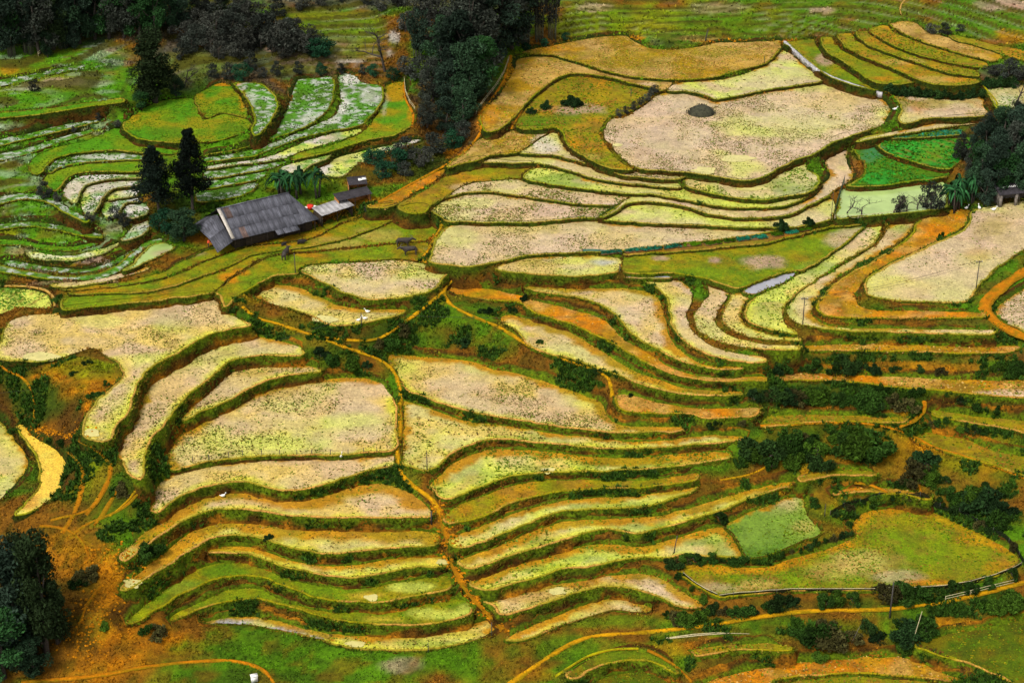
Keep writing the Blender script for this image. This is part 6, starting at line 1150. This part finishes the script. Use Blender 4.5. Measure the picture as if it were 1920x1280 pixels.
# pale retaining wall
P = resample(px_line('1470,84 1485,97 1505,116 1530,136 1560,152 1600,166 1632,176 1654,182'), .8, False); n = len(P); T_ = np.gradient(P[:, :2], axis=0); T_ /= np.linalg.norm(T_, axis=1)[:, None]; N_ = np.stack([-T_[:, 1], T_[:, 0]], -1)
o = thing('retaining_wall', P[0], 'pale grey retaining wall between the great paddies and the step terraces', 'wall')
for i in range(n - 1):                          # built of blocks
    a, b = P[i], P[i + 1]; c = (a + b) / 2 - P[0]; d = b - a; an = math.atan2(d[1], d[0]); L = np.linalg.norm(d[:2])
    mb = MB(); mb.box((0, 0, 0), (L - .03, .4 + rng.uniform(-.04, .04), 1.15 + rng.uniform(-.05, .05))); q = link('block', mb.mesh('block'), plain('wall_block', (.36, .35, .36), .9, .75, 1.25, 2.0, .03, rnd=.12), o); q.location = c + np.array([0, 0, .35]); q.rotation_euler = (0, 0, an)
# vegetable beds
ORD = 'first second third fourth fifth sixth seventh eighth ninth tenth eleventh twelfth'.split()
for q, (x, y, rx, ry, ck) in enumerate([(1146,474,18,3.5,'teal'),(1190,470,18,4,'teal'),(1225,467,14,4,'teal'),(1260,463,15,4.5,'teal'),(1297,459,17,4.5,'green2'),(1336,456,15,5,'green2'),(1366,452,9,4,'green2'),(1394,449,12,4,'teal'),(1423,446,13,4,'teal'),(1458,440,10,4,'green2'),(1483,436,11,4,'teal'),(1510,431,11,4,'green2')]):
    Pc = ground_hit([x - rx, x + rx, x, x], [y + rx * .12, y - rx * .12, y - ry, y + ry]); c = Pc.mean(0); L = np.linalg.norm(Pc[1] - Pc[0]); D = np.linalg.norm(Pc[3][:2] - Pc[2][:2]) * .8; an = math.atan2(*(Pc[1] - Pc[0])[1::-1])
    o = thing('vegetable_bed', c, ORD[q] + ' leafy vegetable bed from the shallow paddy, on the brown soil strip', 'vegetable bed', 'vegetable beds', rot=an)
    mb = MB(); mb.box((0, 0, .02), (L * 1.04, D * 1.04, .2)); link('soil', mb.mesh('soil'), plain('bed_soil', (.12, .06, .02), .95), o)
    V, Q, K = leafcloud(np.column_stack([rng.uniform(-L / 2, L / 2, 40), rng.uniform(-D / 2, D / 2, 40), np.full(40, .25)]), np.full((40, 3), (.35, .35, .14)), 700, .13, C[ck] * .8, rng, inner=.1); link('leaves', mesh_np('leaves', V, Q=Q, col=K), M_LEAF, o)
# white crate, rubble
p, _ = spot(477, 1276); mb = MB(); mb.box((0, 0, .45), (.85, .6, .9)); mb.box((0, 0, .93), (.95, .7, .08)); tag(link('white_box', mb.mesh('white_box'), M_WHITE, loc=p, rot=.3), 'white box standing on the grass at the bottom edge', 'box')
def rubble(s, npt, spread, size, col, label):
    P = resample(smooth_loop(pts(s), 4, False), 3, False); i = rng.integers(0, len(P), npt); q = ground_hit(P[i, 0] + rng.normal(0, spread, npt), P[i, 1] + rng.normal(0, spread * .5, npt)); V = []; Q = []; K = []
    for j in range(npt):
        r = size * rng.uniform(.5, 1.5); b = np.array([[-1, -1, -.5], [1, -1, -.5], [1, 1, -.5], [-1, 1, -.5], [-.7, -.7, .6], [.7, -.8, .5], [.8, .6, .6], [-.7, .7, .5]]) * r * rng.uniform(.7, 1.2, (8, 1)); a = rng.uniform(0, 6.28); R = np.array([[math.cos(a), -math.sin(a), 0], [math.sin(a), math.cos(a), 0], [0, 0, .8]])
        n0 = j * 8; V.append(b @ R.T + q[j] + [0, 0, r * .3]); Q += [(n0 + w[0], n0 + w[1], n0 + w[2], n0 + w[3]) for w in ((4, 5, 6, 7), (0, 1, 5, 4), (1, 2, 6, 5), (2, 3, 7, 6), (3, 0, 4, 7))]; K.append(np.tile(C[col] * rng.uniform(.5, 1.4), (8, 1)))
    tag(link('rubble', mesh_np('rubble', np.vstack(V), Q=Q, col=np.vstack(K)), M_PATH), label, 'stones', kind='stuff')
rubble('815,945 830,970 842,1015 850,1050 866,1088 892,1122 925,1157 945,1180', 420, 9, .16, 'dirt', 'loose stones and clods on the stepped path')
rubble('60,800 100,812 140,815 158,800', 160, 9, .13, 'dirt', 'stones along the foot of the dirt knoll')
rubble('180,1060 215,1040 240,1060 200,1110 170,1150 150,1200 180,1230', 420, 24, .14, 'dirt', 'clods on the bare slope beside the corner trees')
rubble('1740,1215 1790,1245 1830,1265', 80, 8, .13, 'brown', 'stones along the wall of the dark green corner field')
# ------------------------------------------------------------------ animals and people
def skin(name, V, E, R, mat, root_i=0, sub=2):
    me = bpy.data.meshes.new(name); me.from_pydata([Vector(v) for v in V], E, []); me.materials.append(mat)
    o = bpy.data.objects.new(name, me); COL.objects.link(o); o.modifiers.new('skin', 'SKIN'); s = o.modifiers.new('sub', 'SUBSURF'); s.levels = sub; s.render_levels = sub
    for i, r in enumerate(R): d = me.skin_vertices[0].data[i]; d.radius = (r, r) if not isinstance(r, tuple) else r; d.use_root = i == root_i
    return o
M_HIDE = plain('buffalo_hide', (.030, .024, .019), .7, .7, 1.4, 3.0); M_HORN = plain('horn', (.10, .085, .065), .6)
BV = [(-1.0, 0, 1.12), (-.45, 0, 1.15), (.2, 0, 1.14), (.75, 0, 1.18), (1.15, 0, 1.28), (1.5, 0, 1.38), (1.82, 0, 1.22), (2.05, 0, 1.08),
      (-.98, .24, .80), (-1.08, .25, .48), (-1.0, .25, .05), (-.98, -.24, .80), (-1.08, -.25, .48), (-.95, -.25, .05),
      (.62, .22, .72), (.66, .23, .40), (.62, .23, .05), (.62, -.22, .72), (.70, -.23, .40), (.72, -.23, .05), (-1.28, 0, 1.0), (-1.34, 0, .5)]
BE = [(0, 1), (1, 2), (2, 3), (3, 4), (4, 5), (5, 6), (6, 7), (0, 8), (8, 9), (9, 10), (0, 11), (11, 12), (12, 13), (3, 14), (14, 15), (15, 16), (3, 17), (17, 18), (18, 19), (0, 20), (20, 21)]
BR = [.36, .44, .46, .40, .27, .20, .15, .10, .20, .10, .075, .20, .10, .075, .17, .095, .075, .17, .095, .075, .05, .03]
def buffalo(px, py, ang, label):
    p, _ = spot(px, py); o = thing('water_buffalo', p, label, 'buffalo', 'grazing buffalo', rot=math.radians(ang))
    b = skin('body', BV, BE, BR, M_HIDE, 1); b.parent = o
    for s in (-1, 1):
        mb = MB(); mb.tube(np.array([[1.45, s * .12, 1.52], [1.38, s * .38, 1.62], [1.15, s * .52, 1.72], [.95, s * .5, 1.78]]), [.055, .05, .035, .01], 6); link('horn', mb.mesh('horn', True), M_HORN, o)
        mb = MB(); mb.ball((1.42, s * .26, 1.4), (.06, .17, .05), 6, 4); link('ear', mb.mesh('ear', True), M_HIDE, o)
    o.scale = (1.05, 1.05, 1.05)
buffalo(757, 462, 4, 'dark buffalo with head raised standing higher on the meadow'); buffalo(768, 478, 184, 'black buffalo facing the other way just below the first'); buffalo(536, 484, 78, 'brown buffalo seen from behind beside the grey pole')
M_PIG = plain('black_hide', (.014, .012, .012), .8)
for x, y, a, lb in ((532, 460, 40, 'smaller black piglet on the meadow below the house'), (564, 457, 10, 'larger black piglet on the meadow below the house')):
    p, _ = spot(x, y); s = .8 if x > 550 else .55; o = thing('piglet', p, lb, 'pig', 'piglets', rot=math.radians(a))
    b = skin('body', [(-.5, 0, .45), (0, 0, .47), (.4, 0, .48), (.72, 0, .42), (.95, 0, .36), (-.42, .14, .2), (-.42, .14, 0), (-.42, -.14, .2), (-.42, -.14, 0), (.35, .13, .2), (.35, .13, 0), (.35, -.13, .2), (.35, -.13, 0)], [(0, 1), (1, 2), (2, 3), (3, 4), (0, 5), (5, 6), (0, 7), (7, 8), (2, 9), (9, 10), (2, 11), (11, 12)], [.22, .26, .24, .17, .08, .09, .05, .09, .05, .08, .05, .08, .05], M_PIG, 1); b.parent = o; o.scale = (s * 1.5,) * 3
    for sy in (-1, 1): mb = MB(); mb.ball((.62, sy * .14, .58), (.09, .05, .09), 6, 4); link('ear', mb.mesh('ear', True), M_PIG, o)
M_SKIN = plain('skin', (.42, .24, .15), .6, .95, 1.05); M_HAIR = plain('hair', (.012, .01, .009), .6); M_JACKET = plain('red_jacket', (.75, .09, .03), .8, .85, 1.15, 6); M_TROUSER = plain('dark_trousers', (.02, .02, .03), .85)
p, _ = spot(391, 464); o = thing('person', p, 'person in a red orange jacket bending beside the low end of the house', 'person', rot=math.radians(20))
PV = [(0, 0, .86), (.05, 0, 1.1), (.12, 0, 1.32), (.15, 0, 1.42), (.17, 0, 1.47), (0, .10, .82), (.04, .11, .46), (0, .11, .06), (.14, .12, .03), (0, -.10, .82), (-.02, -.11, .46), (-.04, -.11, .06), (.10, -.12, .03), (.12, .19, 1.36), (.24, .24, 1.12), (.42, .22, .98), (.12, -.19, 1.36), (.2, -.25, 1.1), (.38, -.24, .95)]
b = skin('body', PV, [(0, 1), (1, 2), (2, 3), (3, 4), (0, 5), (5, 6), (6, 7), (7, 8), (0, 9), (9, 10), (10, 11), (11, 12), (2, 13), (13, 14), (14, 15), (2, 16), (16, 17), (17, 18)], [.15, .15, .16, .07, .06, .10, .075, .055, .05, .10, .075, .055, .05, .075, .055, .045, .075, .055, .045], M_TROUSER, 0); b.parent = o
j = skin('jacket', [(0, 0, .80), (.05, 0, 1.1), (.12, 0, 1.34), (.12, .2, 1.37), (.24, .245, 1.12), (.38, .225, 1.0), (.12, -.2, 1.37), (.2, -.255, 1.1), (.34, -.245, .97)], [(0, 1), (1, 2), (2, 3), (3, 4), (4, 5), (2, 6), (6, 7), (7, 8)], [.19, .185, .185, .095, .075, .065, .095, .075, .065], M_JACKET, 1); j.parent = o
mb = MB(); mb.ball((.20, 0, 1.60), (.095, .085, .125), 12, 8); mb.ball((.30, 0, 1.59), (.025, .02, .03), 6, 4); mb.ball((.19, .09, 1.59), (.02, .015, .035), 6, 4); mb.ball((.19, -.09, 1.59), (.02, .015, .035), 6, 4); link('head', mb.mesh('head', True), M_SKIN, o)
mb = MB(); mb.ball((.175, 0, 1.63), (.11, .10, .12), 12, 8); link('hair', mb.mesh('hair', True), M_HAIR, o)
for s in (-1, 1):
    mb = MB(); hx, hy, hz = (.45, s * .225, .95); mb.ball((hx, hy, hz), (.05, .03, .045), 8, 5)
    for f in range(4): mb.tube(np.array([[hx + .02, hy + (f - 1.5) * .014, hz - .02], [hx + .07, hy + (f - 1.5) * .016, hz - .05], [hx + .085 - abs(f - 1.4) * .008, hy + (f - 1.5) * .016, hz - .09]]), [.009, .008, .006], 5)
    mb.tube(np.array([[hx, hy - s * .03, hz], [hx + .04, hy - s * .055, hz - .03]]), [.010, .007], 5); link('hand', mb.mesh('hand', True), M_SKIN, o)
def duck(px, py, label, ang, s=1.0, grp='white ducks'):
    p, _ = spot(px, py); mb = MB(); mb.ball((0, 0, .2), (.30, .17, .17), 10, 6); mb.tube(np.array([[.2, 0, .25], [.3, 0, .42], [.33, 0, .52]]), [.08, .055, .05], 7); mb.ball((.36, 0, .55), (.085, .065, .065), 8, 5); mb.tube(np.array([[-.22, 0, .22], [-.42, 0, .30]]), [.09, .02], 6); mb.tube(np.array([[.42, 0, .54], [.52, 0, .52]]), [.03, .015], 5)
    for sy in (-.07, .07): mb.tube(np.array([[0, sy, .1], [0, sy, -.02]]), .02, 4)
    o = tag(link('duck', mb.mesh('duck', True), M_WHITE, loc=p + Vector((0, 0, .02)), rot=math.radians(ang)), label, 'duck', grp); o.scale = (s, s, s)
duck(689, 586, 'white duck nearest the back bank of the yellow paddy', 170, 1.2); duck(672, 602, 'white duck near the lower bund, left of the short pole', 20, 1.1); duck(684, 599, 'white duck right beside the short dark pole', 190, 1.2)
duck(1812, 392, 'white bird on the grass above the dry hooked terrace', 30, 1.3, 'white birds by the shed'); duck(1836, 392, 'white bird on the rim of the pink paddy', 100, 1.4, 'white birds by the shed'); duck(1863, 395, 'white bird just inside the pink paddy', 10, 1.4, 'white birds by the shed')
duck(640, 857, 'white bird on the fenced bund of the large paddy', 80, 1.2); duck(418, 931, 'white bird at the back edge of the long pale strip', 10, 1.15); duck(1678, 207, 'white bird on the dark bush at the end of the great paddy', 10, 1.3)
# ------------------------------------------------------------------ look-alikes are told apart by their order along the row
ORDW = ('first second third fourth fifth sixth seventh eighth ninth tenth eleventh twelfth thirteenth fourteenth fifteenth sixteenth seventeenth eighteenth nineteenth twentieth ' + ' '.join('twenty-' + w for w in 'first second third fourth fifth sixth seventh eighth ninth'.split()) + ' thirtieth ' + ' '.join('thirty-' + w for w in 'first second third fourth fifth sixth seventh eighth ninth'.split())).split()
same = {}
for o in list(COL.objects):
    if o.parent is None and 'label' in o and o.get('kind') is None: same.setdefault(o['label'], []).append(o)
for lb, L in same.items():
    if len(L) < 2: continue
    L.sort(key=lambda o: float(project(np.array(o.location))[0]))
    for o, w in zip(L, ORDW): o['label'] = f'{lb}, {w} from the left'
